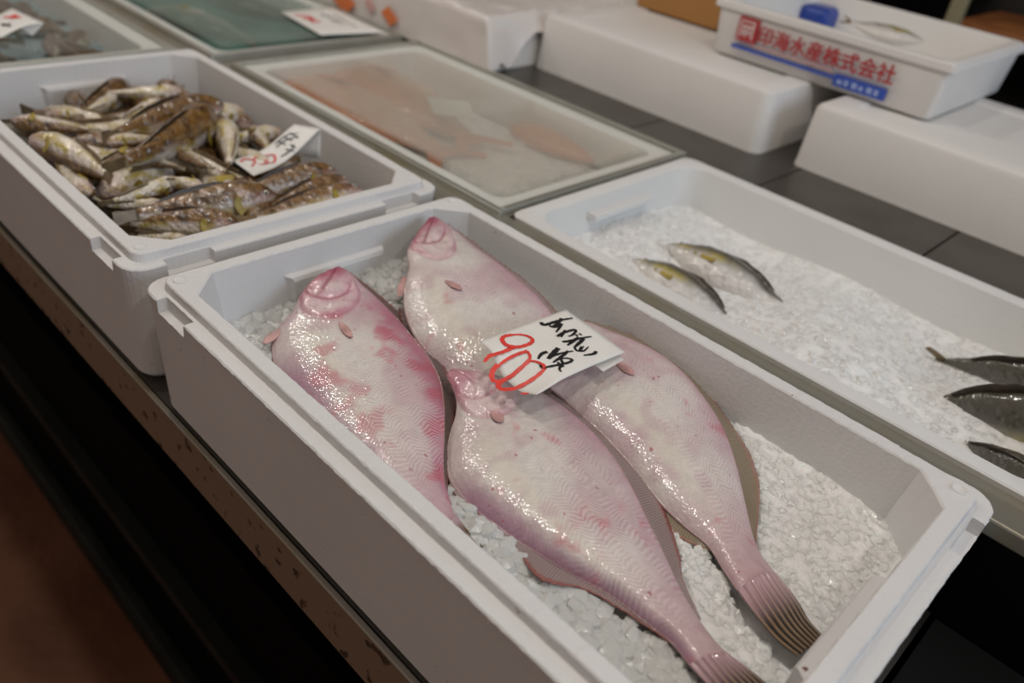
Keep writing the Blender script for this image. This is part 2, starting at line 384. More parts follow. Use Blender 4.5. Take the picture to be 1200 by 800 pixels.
def foam_box(rect, top, H, label, mt, group, rough=1.0, seed=1):
    """fish box with an outer ledge (notched near the corners) and a raised inner lip"""
    random.seed(seed)
    x0, x1, y0, y1 = rect
    nx = [(x0 + .032, x0 + .077), (x1 - .077, x1 - .032)]; ny = [(y0 + .035, y0 + .080), (y1 - .080, y1 - .035)]
    sx = stations(x0 + .02, x1 - .02, 0.004, [q for p in nx for q in p]); sy = stations(y0 + .02, y1 - .02, 0.004, [q for p in ny for q in p])
    e = empty('foam_box', ((x0 + x1) / 2, (y0 + y1) / 2, top - H), label, 'box', group)
    spec = [(.008, .018, -H), (.0045, .02, -H + .005), (.001, .02, -.014), (0, .02, -.0012), (.0012, .019, 0), (.0088, .014, 0), (.0092, .0135, 0), (.0122, .012, 0),
            (.0132, .012, .007), (.0142, .0115, .008), (.0250, .027, .008), (.0262, .027, .0068), (.030, .027, -.03), (.037, .026, -H + .02)]
    loops = []
    for k, (d, r, z) in enumerate(spec):
        lp = ring(rect, d, r, top + z, sx, sy, cham=(k >= 10))
        out = []
        for (x, y, zz) in lp:
            innx = any(a <= x <= b for a, b in nx) and (y < y0 + .012 or y > y1 - .012)
            inny = any(a <= y <= b for a, b in ny) and (x < x0 + .012 or x > x1 - .012)
            if k in (3, 4, 5) and (innx or inny): zz = top - .012
            j = (0, 0, 0, .0006, .0006, .0003, .0003, .0003, .0004, .0006, .0007, .0006, 0, 0)[k] * rough
            if j:
                n1 = noise.noise(Vector((x * 70, y * 70, k * 3.1 + seed))); n2 = noise.noise(Vector((x * 330, y * 330, k * 5.7 + seed)))
                q = j * (.3 * n1 + 1.1 * n2); dx = x - (x0 + x1) / 2; dy = y - (y0 + y1) / 2
                if abs(dx) / (x1 - x0) > abs(dy) / (y1 - y0): x += q
                else: y += q
                zz += 0.6 * j * n2
            out.append((x, y, zz))
        loops.append(out)
    V, F = loft(loops)
    body = obj('body', V, F, mt, e)
    # hand-hold bulges on the inside of the short walls
    ym = (y0 + y1) / 2
    for sgn, xw in ((1, x0 + .029), (-1, x1 - .029)):
        pts = []
        for (z, dep, ins) in ((-.0155, -.002, 0), (-.0172, .0065, .003), (-.021, .0085, .005), (-.07, .009, .005), (-.072, 0, .005)):
            for yy in (ym - .062 + ins, ym - .056 + ins, ym + .056 - ins, ym + .062 - ins):
                dd = dep if abs(yy - ym) < .057 - ins + .0001 else -.002
                pts.append((xw + sgn * dd, yy, top + z))
        V = []; n = 4
        F = grid_faces(5, 4)
        if sgn < 0: F = [tuple(reversed(f)) for f in F]
        obj('hand_hold_bulge', pts, F, mt, e)
    # moulded dimples on the lip corners
    for cx, cy in ((x0 + .0255, y0 + .0245), (x1 - .0255, y0 + .0245), (x1 - .0255, y1 - .0245), (x0 + .0255, y1 - .0245)):
        V = []
        for R_, zz in ((.0062, .0079), (.0058, .0092), (.0050, .0092), (.0043, .0078), (.0, .0079)):
            for k in range(20):
                a = 2 * math.pi * k / 20; V.append((cx + R_ * math.cos(a), cy + R_ * math.sin(a), top + zz))
        obj('moulded_dimple', V, grid_faces(5, 20, True), mt, e, True)
    return e
def tray_box(rect, top, H, name, label, mt, cat='box', group=None, rimw=.020, ro=.012, ri=.03, inner=None):
    """plain open foam tray with a flat rim"""
    sx = [rect[0] + .04, rect[1] - .04]; sy = [rect[2] + .04, rect[3] - .04]
    e = empty(name, ((rect[0] + rect[1]) / 2, (rect[2] + rect[3]) / 2, top - H), label, cat, group)
    spec = [(.010, ro, -H), (.007, ro, -H + .004), (.002, ro, -.012), (.0, ro, -.0015), (.0015, ro, 0), (rimw - .002, ri, 0), (rimw, ri, -.0015), (rimw + .006, ri, -.04), (rimw + .012, ri, -H + .015)]
    V, F = loft([ring(rect, d, r, top + z, sx, sy, seg=8) for d, r, z in spec])
    o = obj('body', V, F, mt, e, True)
    o.modifiers.new('split', 'EDGE_SPLIT').split_angle = math.radians(40)
    return e, o

MAIN = (0.0, 0.600, 0.0, 0.3562); HB = 0.1253
foam_box(MAIN, 0.0, HB, 'white foam box in front holding four pink flatfish on ice', FOAM, 'lipped foam fish boxes', 1.0, 1)
LEFT = (-0.592, -0.022, 0.0, 0.358)
foam_box(LEFT, -0.002, HB - .002, 'white foam box heaped with small brown and silver fish', FOAM, 'lipped foam fish boxes', 0.6, 7)
RIGHT = (0.050, 0.640, 0.398, 0.751)
rb, _ = tray_box(RIGHT, -0.0115, 0.120, 'foam_tray', 'white foam tray with round corners holding grey fish in ice', FOAM2)
bpy.context.view_layer.update()
obj('hand_hold_ridge', *merge([boxvf(.068, .0875, .512, .628, -.036, -.0295)]), FOAM2, rb)

# ------------------------------------------------------------------ ice
def chunk(c, r, rnd):
    """irregular lump: a jittered, squashed icosahedron"""
    t = (1 + 5 ** .5) / 2
    vs = [(-1, t, 0), (1, t, 0), (-1, -t, 0), (1, -t, 0), (0, -1, t), (0, 1, t), (0, -1, -t), (0, 1, -t), (t, 0, -1), (t, 0, 1), (-t, 0, -1), (-t, 0, 1)]
    fs = [(0, 11, 5), (0, 5, 1), (0, 1, 7), (0, 7, 10), (0, 10, 11), (1, 5, 9), (5, 11, 4), (11, 10, 2), (10, 7, 6), (7, 1, 8), (3, 9, 4), (3, 4, 2), (3, 2, 6), (3, 6, 8), (3, 8, 9), (4, 9, 5), (2, 4, 11), (6, 2, 10), (8, 6, 7), (9, 8, 1)]
    M_ = Matrix.Rotation(rnd.uniform(0, 6.28), 3, Vector((rnd.uniform(-1, 1), rnd.uniform(-1, 1), rnd.uniform(-1, 1.01))).normalized())
    sc = Vector((rnd.uniform(.7, 1.3), rnd.uniform(.6, 1.1), rnd.uniform(.35, .8)))
    out = []
    for v in vs:
        p = M_ @ (Vector(v) * (rnd.uniform(.8, 1.15) / 1.9)); out.append(tuple(Vector(c) + Vector((p.x * sc.x, p.y * sc.y, p.z * sc.z)) * r))
    return out, fs
def inside(p, poly):
    c = False; n = len(poly)
    for i in range(n):
        a = poly[i]; b = poly[i - 1]
        if (a[1] > p[1]) != (b[1] > p[1]) and p[0] < (b[0] - a[0]) * (p[1] - a[1]) / (b[1] - a[1]) + a[0]: c = not c
    return c
def ice(name, rect, zf, n, rf, label, mats, seed, avoid=(), step=.006):
    rnd = random.Random(seed)
    nx = int((rect[1] - rect[0]) / step); ny = int((rect[3] - rect[2]) / step)
    V = []
    for i in range(nx + 1):
        for j in range(ny + 1):
            x = rect[0] + (rect[1] - rect[0]) * i / nx; y = rect[2] + (rect[3] - rect[2]) * j / ny
            z = zf(x, y) - .0015 + .0022 * noise.noise(Vector((x * 90, y * 90, seed))) + .0016 * noise.noise(Vector((x * 210, y * 210, seed + 5)))
            V.append((x, y, z))
    F = [tuple(reversed(f)) for f in grid_faces(nx + 1, ny + 1)]; nb = len(F); MI = [0] * nb
    tries = 0; k = 0
    while k < n and tries < n * 6:
        tries += 1
        x = rnd.uniform(rect[0] + .004, rect[1] - .004); y = rnd.uniform(rect[2] + .004, rect[3] - .004)
        if any(inside((x, y), q) for q in avoid): continue
        if name == 'crushed_ice' and x > .40 and y > .10 and rnd.random() < .30: continue
        r = rf(x, y, rnd); z = zf(x, y) - .0015 + (rnd.uniform(-.75, -.20) if r < .0068 else rnd.uniform(-.55, .1)) * r
        v, f = chunk((x, y, z), r, rnd); o = len(V); V += v; F += [tuple(i + o for i in q) for q in f]; k += 1
        MI += [2 if r > .0068 and len(mats) > 2 else 1] * len(f)
    o = obj(name, V, F, mats)
    o.data.polygons.foreach_set('material_index', MI)
    o.data.polygons.foreach_set('use_smooth', [q == 0 for q in MI])
    return tag(o, label, 'ice', kind='stuff')

# ------------------------------------------------------------------ the four flatfish
POLYS = []
def flatfish(name, label, st, ridge, prm, fins=(), tailst=None, petals=(), seed=0):
    """st: stations head to tail (Lx, Ly, Rx, Ry, zL, zR, hump)"""
    NU, NV = 150, 56
    Lw = [at(s[0], s[1], s[4]) for s in st]; Rw = [at(s[2], s[3], s[5]) for s in st]
    rows = crs([(*l, *r, s[6]) for l, r, s in zip(Lw, Rw, st)], NU)
    POLYS.append([tuple(l[:2]) for l in Lw] + [tuple(r[:2]) for r in reversed(Rw)])
    ctr = sum((Vector(r[:3]) + Vector(r[3:6]) for r in rows), Vector()) / (2 * NU)
    base = min(min(r[2], r[5]) for r in rows) - .006
    e = empty(name, (ctr.x, ctr.y, base), label, 'fish', 'flatfish on ice in the front box')
    # running length along the axis
    sl = [0.0]
    for a, b in zip(rows, rows[1:]):
        sl.append(sl[-1] + ((Vector(b[:3]) + Vector(b[3:6])) / 2 - (Vector(a[:3]) + Vector(a[3:6])) / 2).length)
    tot = sl[-1]
    V = []; UV = []; C = []
    def hump(w): return .52 * max(0.0, 1 - abs(w) ** 2.9) ** .95
    for i, r in enumerate(rows):
        u = sl[i] / tot; A = Vector(r[:3]); B = Vector(r[3:6]); wdt = (B - A).length
        for j in range(NV + 1):
            v = -1 + 2 * j / NV
            w = (v - ridge) / (1 - ridge) if v > ridge else (v - ridge) / (1 + ridge)
            P = A.lerp(B, (v + 1) / 2); hz = r[6] * hump(w)
            # head relief: gill cover step, cheek bulge, mouth crease
            g = 0.225 - 0.15 * ((v + .10) / .92) ** 2; d = u - g
            if r[6]:
                relief = .0012 * math.exp(-(d + .018) ** 2 / .0006) - .0016 * math.exp(-(d / .005) ** 2)
                mo = v - (.30 - 5.5 * u); relief += -.0013 * math.exp(-((u - .60 * g - .008) / .005) ** 2) * sm(.75, .4, v); relief += -.0009 * math.exp(-(mo / .08) ** 2) * sm(.13, .06, u)
                relief += .0010 * math.exp(-((u - .10) / .03) ** 2 - ((v + .05) / .35) ** 2)
                wr = 1 - abs(noise.noise(Vector((P.x * 75, P.y * 75, seed + 4.4)))) * 2.2
                relief += .0011 * wr * sm(g + .03, g - .03, u)
                hz += relief * min(1, (1 - v * v) * 3)
            n0 = noise.noise(Vector((P.x * 28, P.y * 28, seed)))
            hz += .0009 * n0 * (1 - v * v)
            V.append((P.x, P.y, P.z + hz)); UV.append((sl[i], v * wdt / 2))
            # tint
            nb = noise.noise(Vector((P.x * 45, P.y * 45, seed + 3.3))); nc = noise.noise(Vector((P.x * 16, P.y * 16, seed + 9.1))); nf = noise.noise(Vector((P.x * 150, P.y * 150, seed + 1.7)))
            c = mixc((0.66, 0.605, 0.57), (0.56, 0.42, 0.43), sm(-.25, .5, nc + .25 * (prm['pink'] - .5) * 2))
            cream = math.exp(-((v - ridge + .12) / .22) ** 2) * sm(.22, .32, u) * sm(.9, .7, u)
            c = mixc(c, (0.70, 0.645, 0.545), cream * .75)
            latl = math.exp(-((v - .12) / .07) ** 2) * sm(.3, .4, u) * sm(-.1, .5, nb); c = mixc(c, (0.60, 0.44, 0.34), latl * .45)
            nd_ = noise.noise(Vector((P.x * 60, P.y * 60, seed + 15))); c = mixc(c, (0.52, 0.355, 0.385), sm(.05, .5, nd_ + .35 * nc + .3 * (prm['pink'] - .5)) * .55)
            c = mixc(c, (0.53, 0.34, 0.375), sm(.60, .98, u) * .75)
            mg = sm(prm.get('mw', .60) + .06 * nf, .97, -v) * sm(.30, .45, u) * prm['purple']; c = mixc(c, (0.36, 0.19, 0.26), min(1, mg))
            c = mixc(c, (0.54, 0.33, 0.39), sm(.72, 1.0, v) * .7)
            c = mixc(c, (0.44, 0.12, 0.20), sm(.35, .95, v + .35 * nb + .2 * nf) * prm.get('rm', .12) * sm(.10, .22, u))
            rd = sm(.28, .62, nb + .30 * nf + prm['red'] * .35 - .12); c = mixc(c, (0.47, 0.085, 0.13), rd * .6 * sm(.12, .3, u))
            hd = sm(g + .006, g - .006, u) * lerp(1, sm(.85, .30, v), .6)
            rimv = max(sm(.45, .95, abs(v)), math.exp(-((d + .010) / .010) ** 2) * (.55 + .8 * nb), sm(.09, .02, u))
            pale = mixc((0.70, 0.56, 0.56), (0.60, 0.36, 0.42), sm(-.2, .4, nc))
            c = mixc(c, mixc(pale, (0.47, 0.14, 0.21), min(1, rimv * (.55 + .7 * prm['head']) * (.75 + .9 * nb))), hd)
            if hd > 0: c = mixc(c, (0.40, 0.12, 0.17), hd * sm(.55, .95, 1 - abs(noise.noise(Vector((P.x * 75, P.y * 75, seed + 4.4)))) * 2.2) * .22 * (.4 + prm['head']) * sm(.75, .35, v))
            g2 = .60 * g + .008; cr = math.exp(-((u - g2) / .0045) ** 2) * sm(1, .7, abs(v)) * hd
            c = mixc(c, (0.36, 0.07, 0.12), cr * (.35 + .6 * prm['head']))
            c = mixc(c, (0.70, 0.58, 0.56), max(math.exp(-((u - (g + g2) / 2) / .022) ** 2 - ((v + .05) / .45) ** 2), math.exp(-((u - g2 + .036) / .020) ** 2 - ((v - .05) / .4) ** 2)) * hd * .8)
            jaw = sm(-.15, -.75, v) * sm(.135, .07, u); c = mixc(c, (0.40, 0.075, 0.12), jaw * .75 * prm['head'])
            c = mixc(c, (0.30, 0.035, 0.075), sm(.06, .0, u) * .75 * prm['head'])
            if u < .13: c = mixc(c, (0.25, 0.03, 0.06), math.exp(-(mo / .08) ** 2) * .8 * prm['head'])
            c = mixc(c, (0.42, 0.10, 0.15), math.exp(-(d / .004) ** 2) * (.5 + .6 * nb) * sm(1, .8, abs(v)))
            n5 = noise.noise(Vector((P.x * 300, P.y * 300, seed + 2.2))); c = tuple(q * (1 + .10 * nf + .08 * n5) for q in c)
            c = mixc(c, (0.26, 0.13, 0.12), sm(.955, .995, abs(v)))
            C.append(c)
    m_ = NV + 1; nt_ = NU * m_
    for i, r in enumerate(rows):                      # under side
        A = Vector(r[:3]); B = Vector(r[3:6])
        for j in range(m_):
            v = -1 + 2 * j / NV; P = A.lerp(B, (v + 1) / 2)
            V.append((P.x, P.y, P.z - .0005 - .010 * (1 - v * v) * min(1, r[6] / .01))); UV.append((0, 1)); C.append((.25, .20, .15))
    F = [tuple(reversed(f)) for f in grid_faces(NU, m_)] + grid_faces(NU, m_, off=nt_)
    for i in range(NU - 1):
        a = i * m_; F.append((a, a + m_, nt_ + a + m_, nt_ + a)); b = a + NV; F.append((b + m_, b, nt_ + b, nt_ + b + m_))
    for a in (0, (NU - 1) * m_):
        for j in range(NV):
            q = (a + j, a + j + 1, nt_ + a + j + 1, nt_ + a + j); F.append(q if a == 0 else tuple(reversed(q)))
    F = [tuple(reversed(f)) for f in F]
    F = [tuple(reversed(f)) for f in F]
    body = obj('body', V, F, SKIN, e, True, UV, C)
    for nm, inner, outer, zi, zo, mt in fins:
        strip(nm, inner, outer, zi, zo, mt, e, seed)
        POLYS.append([tuple(at(*p, -.043).xy) for p in inner] + [tuple(at(*p, -.043).xy) for p in reversed(outer)])
    if tailst: POLYS.append([tuple(at(q[0], q[1], q[4]).xy) for q in tailst] + [tuple(at(q[2], q[3], q[5]).xy) for q in reversed(tailst)])
    if tailst: tail(tailst, e)
    def surf(px, py):
        z = -.01
        for _ in range(5):
            q = at(px, py, z); z = min(((p[0] - q.x) ** 2 + (p[1] - q.y) ** 2, p[2]) for p in V[:nt_])[1]
        return z
    for nm, a, b, wd, z, mt in petals:
        petal(nm, a, b, wd, (surf(*a) - .0008, surf(*b) + .0002) if nm == 'pectoral_fin' else z, e, mt)
    return e
def strip(nm, inner, outer, zi, zo, mt, e, seed, N=80, K=6):
    zi = zi if isinstance(zi, (list, tuple)) else [zi] * len(inner); zo = zo if isinstance(zo, (list, tuple)) else [zo] * len(outer)
    a = crs([tuple(at(p[0], p[1], z)) for p, z in zip(inner, zi)], N); b = crs([tuple(at(p[0], p[1], z)) for p, z in zip(outer, zo)], N)
    V = []; UV = []; s = 0
    for i in range(N):
        if i: s += (Vector(b[i]) - Vector(b[i - 1])).length
        for k in range(K + 1):
            t = k / K; P = Vector(a[i]).lerp(Vector(b[i]), t)
            P.z += .0016 * t * noise.noise(Vector((s * 60, seed, t))) + .0006 * t * math.sin(s * 900)
            V.append(P); UV.append((s, t))
    o = obj(nm, V, grid_faces(N, K + 1), mt, e, True, UV)
    sd = o.modifiers.new('solid', 'SOLIDIFY'); sd.thickness = .0008; sd.offset = 0
    return o
def tail(st, e):
    """st: stations (Lx,Ly,Rx,Ry,zL,zR) from the peduncle to the ragged tip"""
    N, K = 40, 40
    rows = crs([(*at(s[0], s[1], s[4]), *at(s[2], s[3], s[5])) for s in st], N)
    V = []; UV = []; rnd = random.Random(3)
    rag = [rnd.uniform(0, .10) for _ in range(K + 1)]
    for i, r in enumerate(rows):
        t = i / (N - 1); A = Vector(r[:3]); B = Vector(r[3:6])
        for k in range(K + 1):
            w = k / K; P = A.lerp(B, w)
            if t > .8:
                q = Vector(rows[max(i - 6, 0)][:3]).lerp(Vector(rows[max(i - 6, 0)][3:6]), w); P = P.lerp(q, rag[k] * 5 * (t - .8) * 2.0)
            P.z += .0011 * math.sin(k * 2 * math.pi / 5) * t + (.0062 * (1 - t) ** 2 + .002) * (1 - (2 * w - 1) ** 2)
            V.append(P); UV.append((w * .055, t * .9))
    o = obj('tail_fin', V, grid_faces(N, K + 1), TAILM, e, True, UV)
    sd = o.modifiers.new('solid', 'SOLIDIFY'); sd.thickness = .0012; sd.offset = 0
def petal(nm, a, b, wd, z, e, mt):
    A = at(a[0], a[1], z[0]); B = at(b[0], b[1], z[1]); d = B - A; sd = Vector((-d.y, d.x, 0)).normalized()
    V = []; N = 14; K = 6
    for i in range(N):
        t = i / (N - 1); w = wd * (math.sin(math.pi * min(1, .12 + t * .86)) ** .7) * (.55 + .45 * t)
        for k in range(K + 1):
            q = -1 + 2 * k / K; P = A + d * t + sd * (q * w); P.z += .0006 + .0004 * math.cos(q * 11) + .0006 * t; V.append(P)
    o = obj(nm, V, grid_faces(N, K + 1), mt, e, True); s_ = o.modifiers.new('solid', 'SOLIDIFY'); s_.thickness = .0009; s_.offset = 0
def tail_mat():
    mt, nt, b = mat('flatfish_tail_fin')
    tc = nd(nt, 'ShaderNodeTexCoord'); sx = nd(nt, 'ShaderNodeSeparateXYZ'); lk(nt, tc.outputs['UV'], sx.inputs[0])
    a = nd(nt, 'ShaderNodeMath', operation='MULTIPLY'); a.inputs[1].default_value = 2 * math.pi / 0.0069; lk(nt, sx.outputs[0], a.inputs[0])
    s = nd(nt, 'ShaderNodeMath', operation='SINE'); lk(nt, a.outputs[0], s.inputs[0])
    r = nd(nt, 'ShaderNodeValToRGB'); r.color_ramp.elements[0].color = (0.022, 0.016, 0.012, 1); r.color_ramp.elements[1].color = (0.26, 0.17, 0.10, 1)
    r.color_ramp.elements[0].position = .45
    mr = nd(nt, 'ShaderNodeMapRange'); mr.inputs[1].default_value = -1; lk(nt, s.outputs[0], mr.inputs[0]); lk(nt, mr.outputs[0], r.inputs[0])
    e = nd(nt, 'ShaderNodeMapRange', interpolation_type='SMOOTHSTEP'); e.inputs[1].default_value = 0.05; e.inputs[2].default_value = 0.48; lk(nt, sx.outputs[1], e.inputs[0])
    mx = nd(nt, 'ShaderNodeMix', data_type='RGBA'); mx.inputs[6].default_value = (0.53, 0.34, 0.375, 1)
    lk(nt, e.outputs[0], mx.inputs[0]); lk(nt, r.outputs[0], mx.inputs[7]); lk(nt, mx.outputs[2], b.inputs['Base Color'])
    b.inputs['Roughness'].default_value = .25; b.inputs['Coat Weight'].default_value = .8; b.inputs['Coat Roughness'].default_value = .06
    add_bump(nt, b, s.outputs[0], .5, .0012); return mt
TAILM = tail_mat()

flatfish('flatfish', 'blotchy red flatfish nearest the aisle wall of the front box', [
    (389, 316, 398, 313, -.008, -.008, .002), (366, 330, 411, 320, -.014, -.012, .010), (351, 347, 425, 334, -.020, -.015, .014),
    (343, 364, 441, 348, -.026, -.020, .017), (323, 388, 462, 369, -.034, -.024, .020), (318, 410, 482, 392, -.039, -.027, .022),
    (325, 437, 502, 417, -.043, -.030, .023), (352, 480, 516, 445, -.045, -.032, .023), (385, 520, 521, 475, -.045, -.034, .021),
    (425, 556, 521, 510, -.045, -.036, .018), (465, 592, 520, 545, -.045, -.038, .014), (498, 618, 523, 572, -.045, -.040, .010), (520, 634, 536, 606, -.045, -.042, .007)],
    -.30, dict(pink=.85, red=.62, purple=1.0, head=.95, mw=.30, rm=.8),
    fins=[('dorsal_fin', [(408, 322), (440, 352), (480, 394), (508, 430), (516, 460), (516, 500), (516, 545), (522, 580)], [(410, 319), (446, 347), (488, 388), (519, 427), (533, 462), (532, 500), (526, 545), (524, 580)], [-.014, -.022, -.029, -.033, -.035, -.037, -.039, -.041], [-.013, -.023, -.033, -.038, -.040, -.042, -.043, -.043], FINDARK),
          ('anal_fin', [(325, 420), (350, 474), (400, 530), (460, 585), (500, 615)], [(316, 420), (338, 480), (392, 536), (452, 592), (496, 624)], -.044, -.046, FINDARK)],
    tailst=[(518, 632, 536, 606, -.044, -.042), (532, 648, 548, 620, -.044, -.043), (545, 668, 568, 640, -.045, -.044)],
    petals=[('pectoral_fin', (398, 378), (411, 396), .005, (-.004, -.005), PETAL), ('pelvic_fin', (330, 386), (309, 404), .006, (-.031, -.036), PETAL)], seed=2)

flatfish('flatfish', 'pale flatfish with a dark red mouth at the far corner of the front box', [
    (502, 257, 510, 254, .006, .006, .002), (485, 279, 523, 262, .002, .003, .010), (477, 296, 538, 273, -.002, .001, .014),
    (479, 313, 557, 289, -.006, -.001, .016), (474, 335, 581, 306, -.011, -.003, .018), (473, 360, 607, 327, -.018, -.006, .019),
    (481, 386, 632, 349, -.024, -.011, .019), (498, 412, 655, 377, -.032, -.022, .018), (525, 440, 682, 410, -.042, -.036, .012),
    (572, 475, 705, 450, -.048, -.046, .006), (625, 515, 725, 490, -.052, -.050, .005), (680, 545, 740, 525, -.054, -.053, .004), (716, 570, 748, 553, -.055, -.055, .003)],
    -.35, dict(pink=.30, red=.12, purple=.1, head=.9),
    fins=[('dorsal_fin', [(521, 264), (552, 288), (602, 326), (628, 349), (650, 377)], [(525, 262), (559, 287), (611, 325), (637, 348), (660, 376)], [.002, -.002, -.007, -.012, -.022], [.001, -.004, -.011, -.017, -.027], FINRED),
          ('anal_fin', [(476, 362), (484, 386), (502, 412), (526, 438)], [(467, 360), (474, 388), (494, 416), (520, 442)], [-.019, -.025, -.033, -.043], [-.022, -.030, -.039, -.045], FINDARK)],
    tailst=[(714, 568, 750, 551, -.055, -.055), (735, 590, 765, 570, -.056, -.056), (755, 612, 790, 588, -.056, -.056)],
    petals=[('pectoral_fin', (522, 330), (541, 340), .005, (.009, .006), PETAL), ('pelvic_fin', (474, 325), (468, 349), .005, (-.010, -.016), PETAL)], seed=11)

flatfish('flatfish', 'pale flatfish with its head under the price card along the far wall', [
    (612, 400, 622, 392, -.006, -.004, .003), (616, 420, 651, 386, -.010, -.008, .009), (625, 437, 682, 376, -.014, -.012, .013),
    (640, 452, 712, 386, -.020, -.012, .017), (662, 470, 742, 398, -.027, -.013, .021), (690, 496, 772, 413, -.031, -.016, .023),
    (717, 523, 800, 435, -.034, -.020, .024), (742, 551, 826, 466, -.036, -.025, .024), (770, 587, 847, 500, -.038, -.029, .022),
    (800, 616, 862, 540, -.039, -.033, .019), (830, 641, 874, 590, -.039, -.036, .016), (848, 669, 887, 640, -.038, -.037, .013), (866, 695, 911, 674, -.036, -.036, .010)],
    -.30, dict(pink=.62, red=.08, purple=.15, head=.3),
    fins=[('dorsal_fin', [(684, 378), (740, 399), (796, 435), (822, 468), (843, 502), (857, 540), (869, 585), (882, 635)], [(686, 374), (745, 395), (805, 431), (836, 468), (861, 503), (880, 535), (890, 572), (886, 638)], [-.012, -.014, -.021, -.026, -.030, -.034, -.037, -.038], [-.013, -.019, -.028, -.034, -.038, -.040, -.041, -.039], FINTAN),
          ('anal_fin', [(668, 474), (694, 497), (720, 522), (745, 551), (773, 587), (803, 616), (832, 641)], [(662, 478), (686, 502), (712, 530), (738, 560), (766, 594), (796, 629), (832, 645)], [-.029, -.032, -.035, -.037, -.039, -.040, -.040], [-.031, -.035, -.039, -.041, -.042, -.042, -.041], FINTAN)],
    tailst=[(864, 692, 910, 672, -.036, -.036), (886, 722, 933, 702, -.037, -.037), (909, 749, 948, 726, -.038, -.038), (935, 770, 968, 748, -.038, -.038)],
    petals=[('pectoral_fin', (722, 424), (742, 440), .006, (.004, .003), PETAL)], seed=23)

flatfish('flatfish', 'large pinkish flatfish lying foremost in the middle of the front box', [
    (523, 440, 531, 432, -.022, -.020, .003), (531, 456, 556, 434, -.024, -.021, .009), (535, 472, 585, 440, -.028, -.022, .013),
    (533, 489, 612, 449, -.033, -.023, .017), (527, 508, 638, 461, -.039, -.024, .021), (523, 533, 668, 481, -.042, -.026, .024),
    (526, 562, 697, 508, -.043, -.028, .026), (546, 590, 720, 536, -.043, -.030, .026), (580, 617, 742, 572, -.043, -.031, .025),
    (625, 647, 763, 616, -.043, -.032, .023), (668, 673, 781, 654, -.043, -.034, .020), (712, 696, 798, 690, -.042, -.035, .018),
    (752, 726, 817, 722, -.041, -.036, .016), (785, 752, 838, 750, -.039, -.036, .014), (809, 781, 858, 770, -.037, -.035, .011)],
    -.34, dict(pink=.50, red=.03, purple=1.0, head=.35),
    fins=[('dorsal_fin', [(640, 464), (668, 483), (695, 508), (718, 537), (740, 573), (761, 616), (779, 654), (796, 690), (818, 724)], [(648, 457), (681, 477), (709, 508), (738, 536), (764, 568), (782, 606), (795, 646), (801, 680), (821, 725)], [-.025, -.027, -.029, -.031, -.032, -.033, -.035, -.036, -.036], [-.028, -.032, -.035, -.037, -.038, -.039, -.040, -.040, -.038], FINRED),
          ('anal_fin', [(528, 566), (549, 590), (583, 616), (622, 643), (650, 661), (690, 684), (735, 710), (786, 750)], [(525, 569), (543, 592), (571, 619), (605, 646), (634, 679), (683, 690), (731, 716), (784, 753)], -.0425, [-.043, -.044, -.044, -.042, -.036, -.041, -.042, -.040], FINRED)],
    tailst=[(807, 779, 857, 769, -.037, -.035), (832, 806, 880, 786, -.038, -.037), (858, 830, 905, 806, -.040, -.039), (880, 848, 930, 824, -.040, -.040)],
    petals=[('pectoral_fin', (578, 482), (587, 496), .006, (-.008, -.010), PETAL)], seed=37)

# ice bed of the front box
def zmain(x, y):
    z = -.043 + .008 * sm(.16, .02, x) * sm(.05, .25, y) + .004 * sm(.25, .34, y) - .006 * sm(.50, .57, x) + .003 * math.sin(x * 31) * math.sin(y * 37 + 1)
    for q in POLYS:
        if inside((x, y), q): z = min(z, -.052); break
    return z
def rmain(x, y, rnd):
    big = max(sm(.13, .07, y) * sm(.26, .34, x), .6 * sm(.14, .08, x))
    return rnd.uniform(.0034, .0067) + big * rnd.uniform(.002, .0055)
ice('crushed_ice', (.030, .568, .032, .326), zmain, 2700, rmain, 'clear crushed ice bedding the flatfish in the front box', [ICEBED, ICE, ICEBIG], 5, POLYS)

# ------------------------------------------------------------------ handwritten price cards
def ribbon(pts, w, n=None):
    """brush stroke on the card plane: pts are Vectors, w half width"""
    n = n or max(8, 6 * len(pts)); P = [Vector(p) for p in crs([tuple(p) for p in pts], n)]
    V = []
    for i, p in enumerate(P):
        d = (P[min(i + 1, n - 1)] - P[max(i - 1, 0)]); d.z = 0
        if d.length < 1e-9: d = Vector((1, 0, 0))
        d.normalize(); s = Vector((-d.y, d.x, 0)); t = i / (n - 1)
        k = w * (.55 + .55 * math.sin(math.pi * min(1, .25 + .75 * t)) + .12 * math.sin(i * 1.7))
        V += [p + s * k, p - s * k]
    F = [(2 * i, 2 * i + 1, 2 * i + 3, 2 * i + 2) for i in range(n - 1)]; return V, F
def cardz(p, q):   # gentle curl of the front price card
    return 0.006
ZC = 0.006
card = empty('price_card', tuple(at(648, 410, ZC)), 'white handwritten price card reading 900 lying on the flatfish', 'price card', 'price cards')
c00, c10, c11, c01 = at(562, 400, ZC), at(663, 363, ZC), at(733, 413, ZC), at(631, 458, ZC)
def cardpt(a, b):
    p = (c00 * (1 - a) + c10 * a) * (1 - b) + (c01 * (1 - a) + c11 * a) * b
    droop = sm(.30, 0, a) * sm(.15, .55, b) * sm(1.15, .75, b)
    p = p - Vector((0, .004, .010)) * droop; p.z += .0025 * math.sin(a * 3.1) * math.sin(b * 2.5); return p
V = [cardpt(i / 20, j / 20) for i in range(21) for j in range(21)]
o = obj('paper', V, grid_faces(21, 21), PAPER, card, True); s_ = o.modifiers.new('solid', 'SOLIDIFY'); s_.thickness = .0005; s_.offset = 1
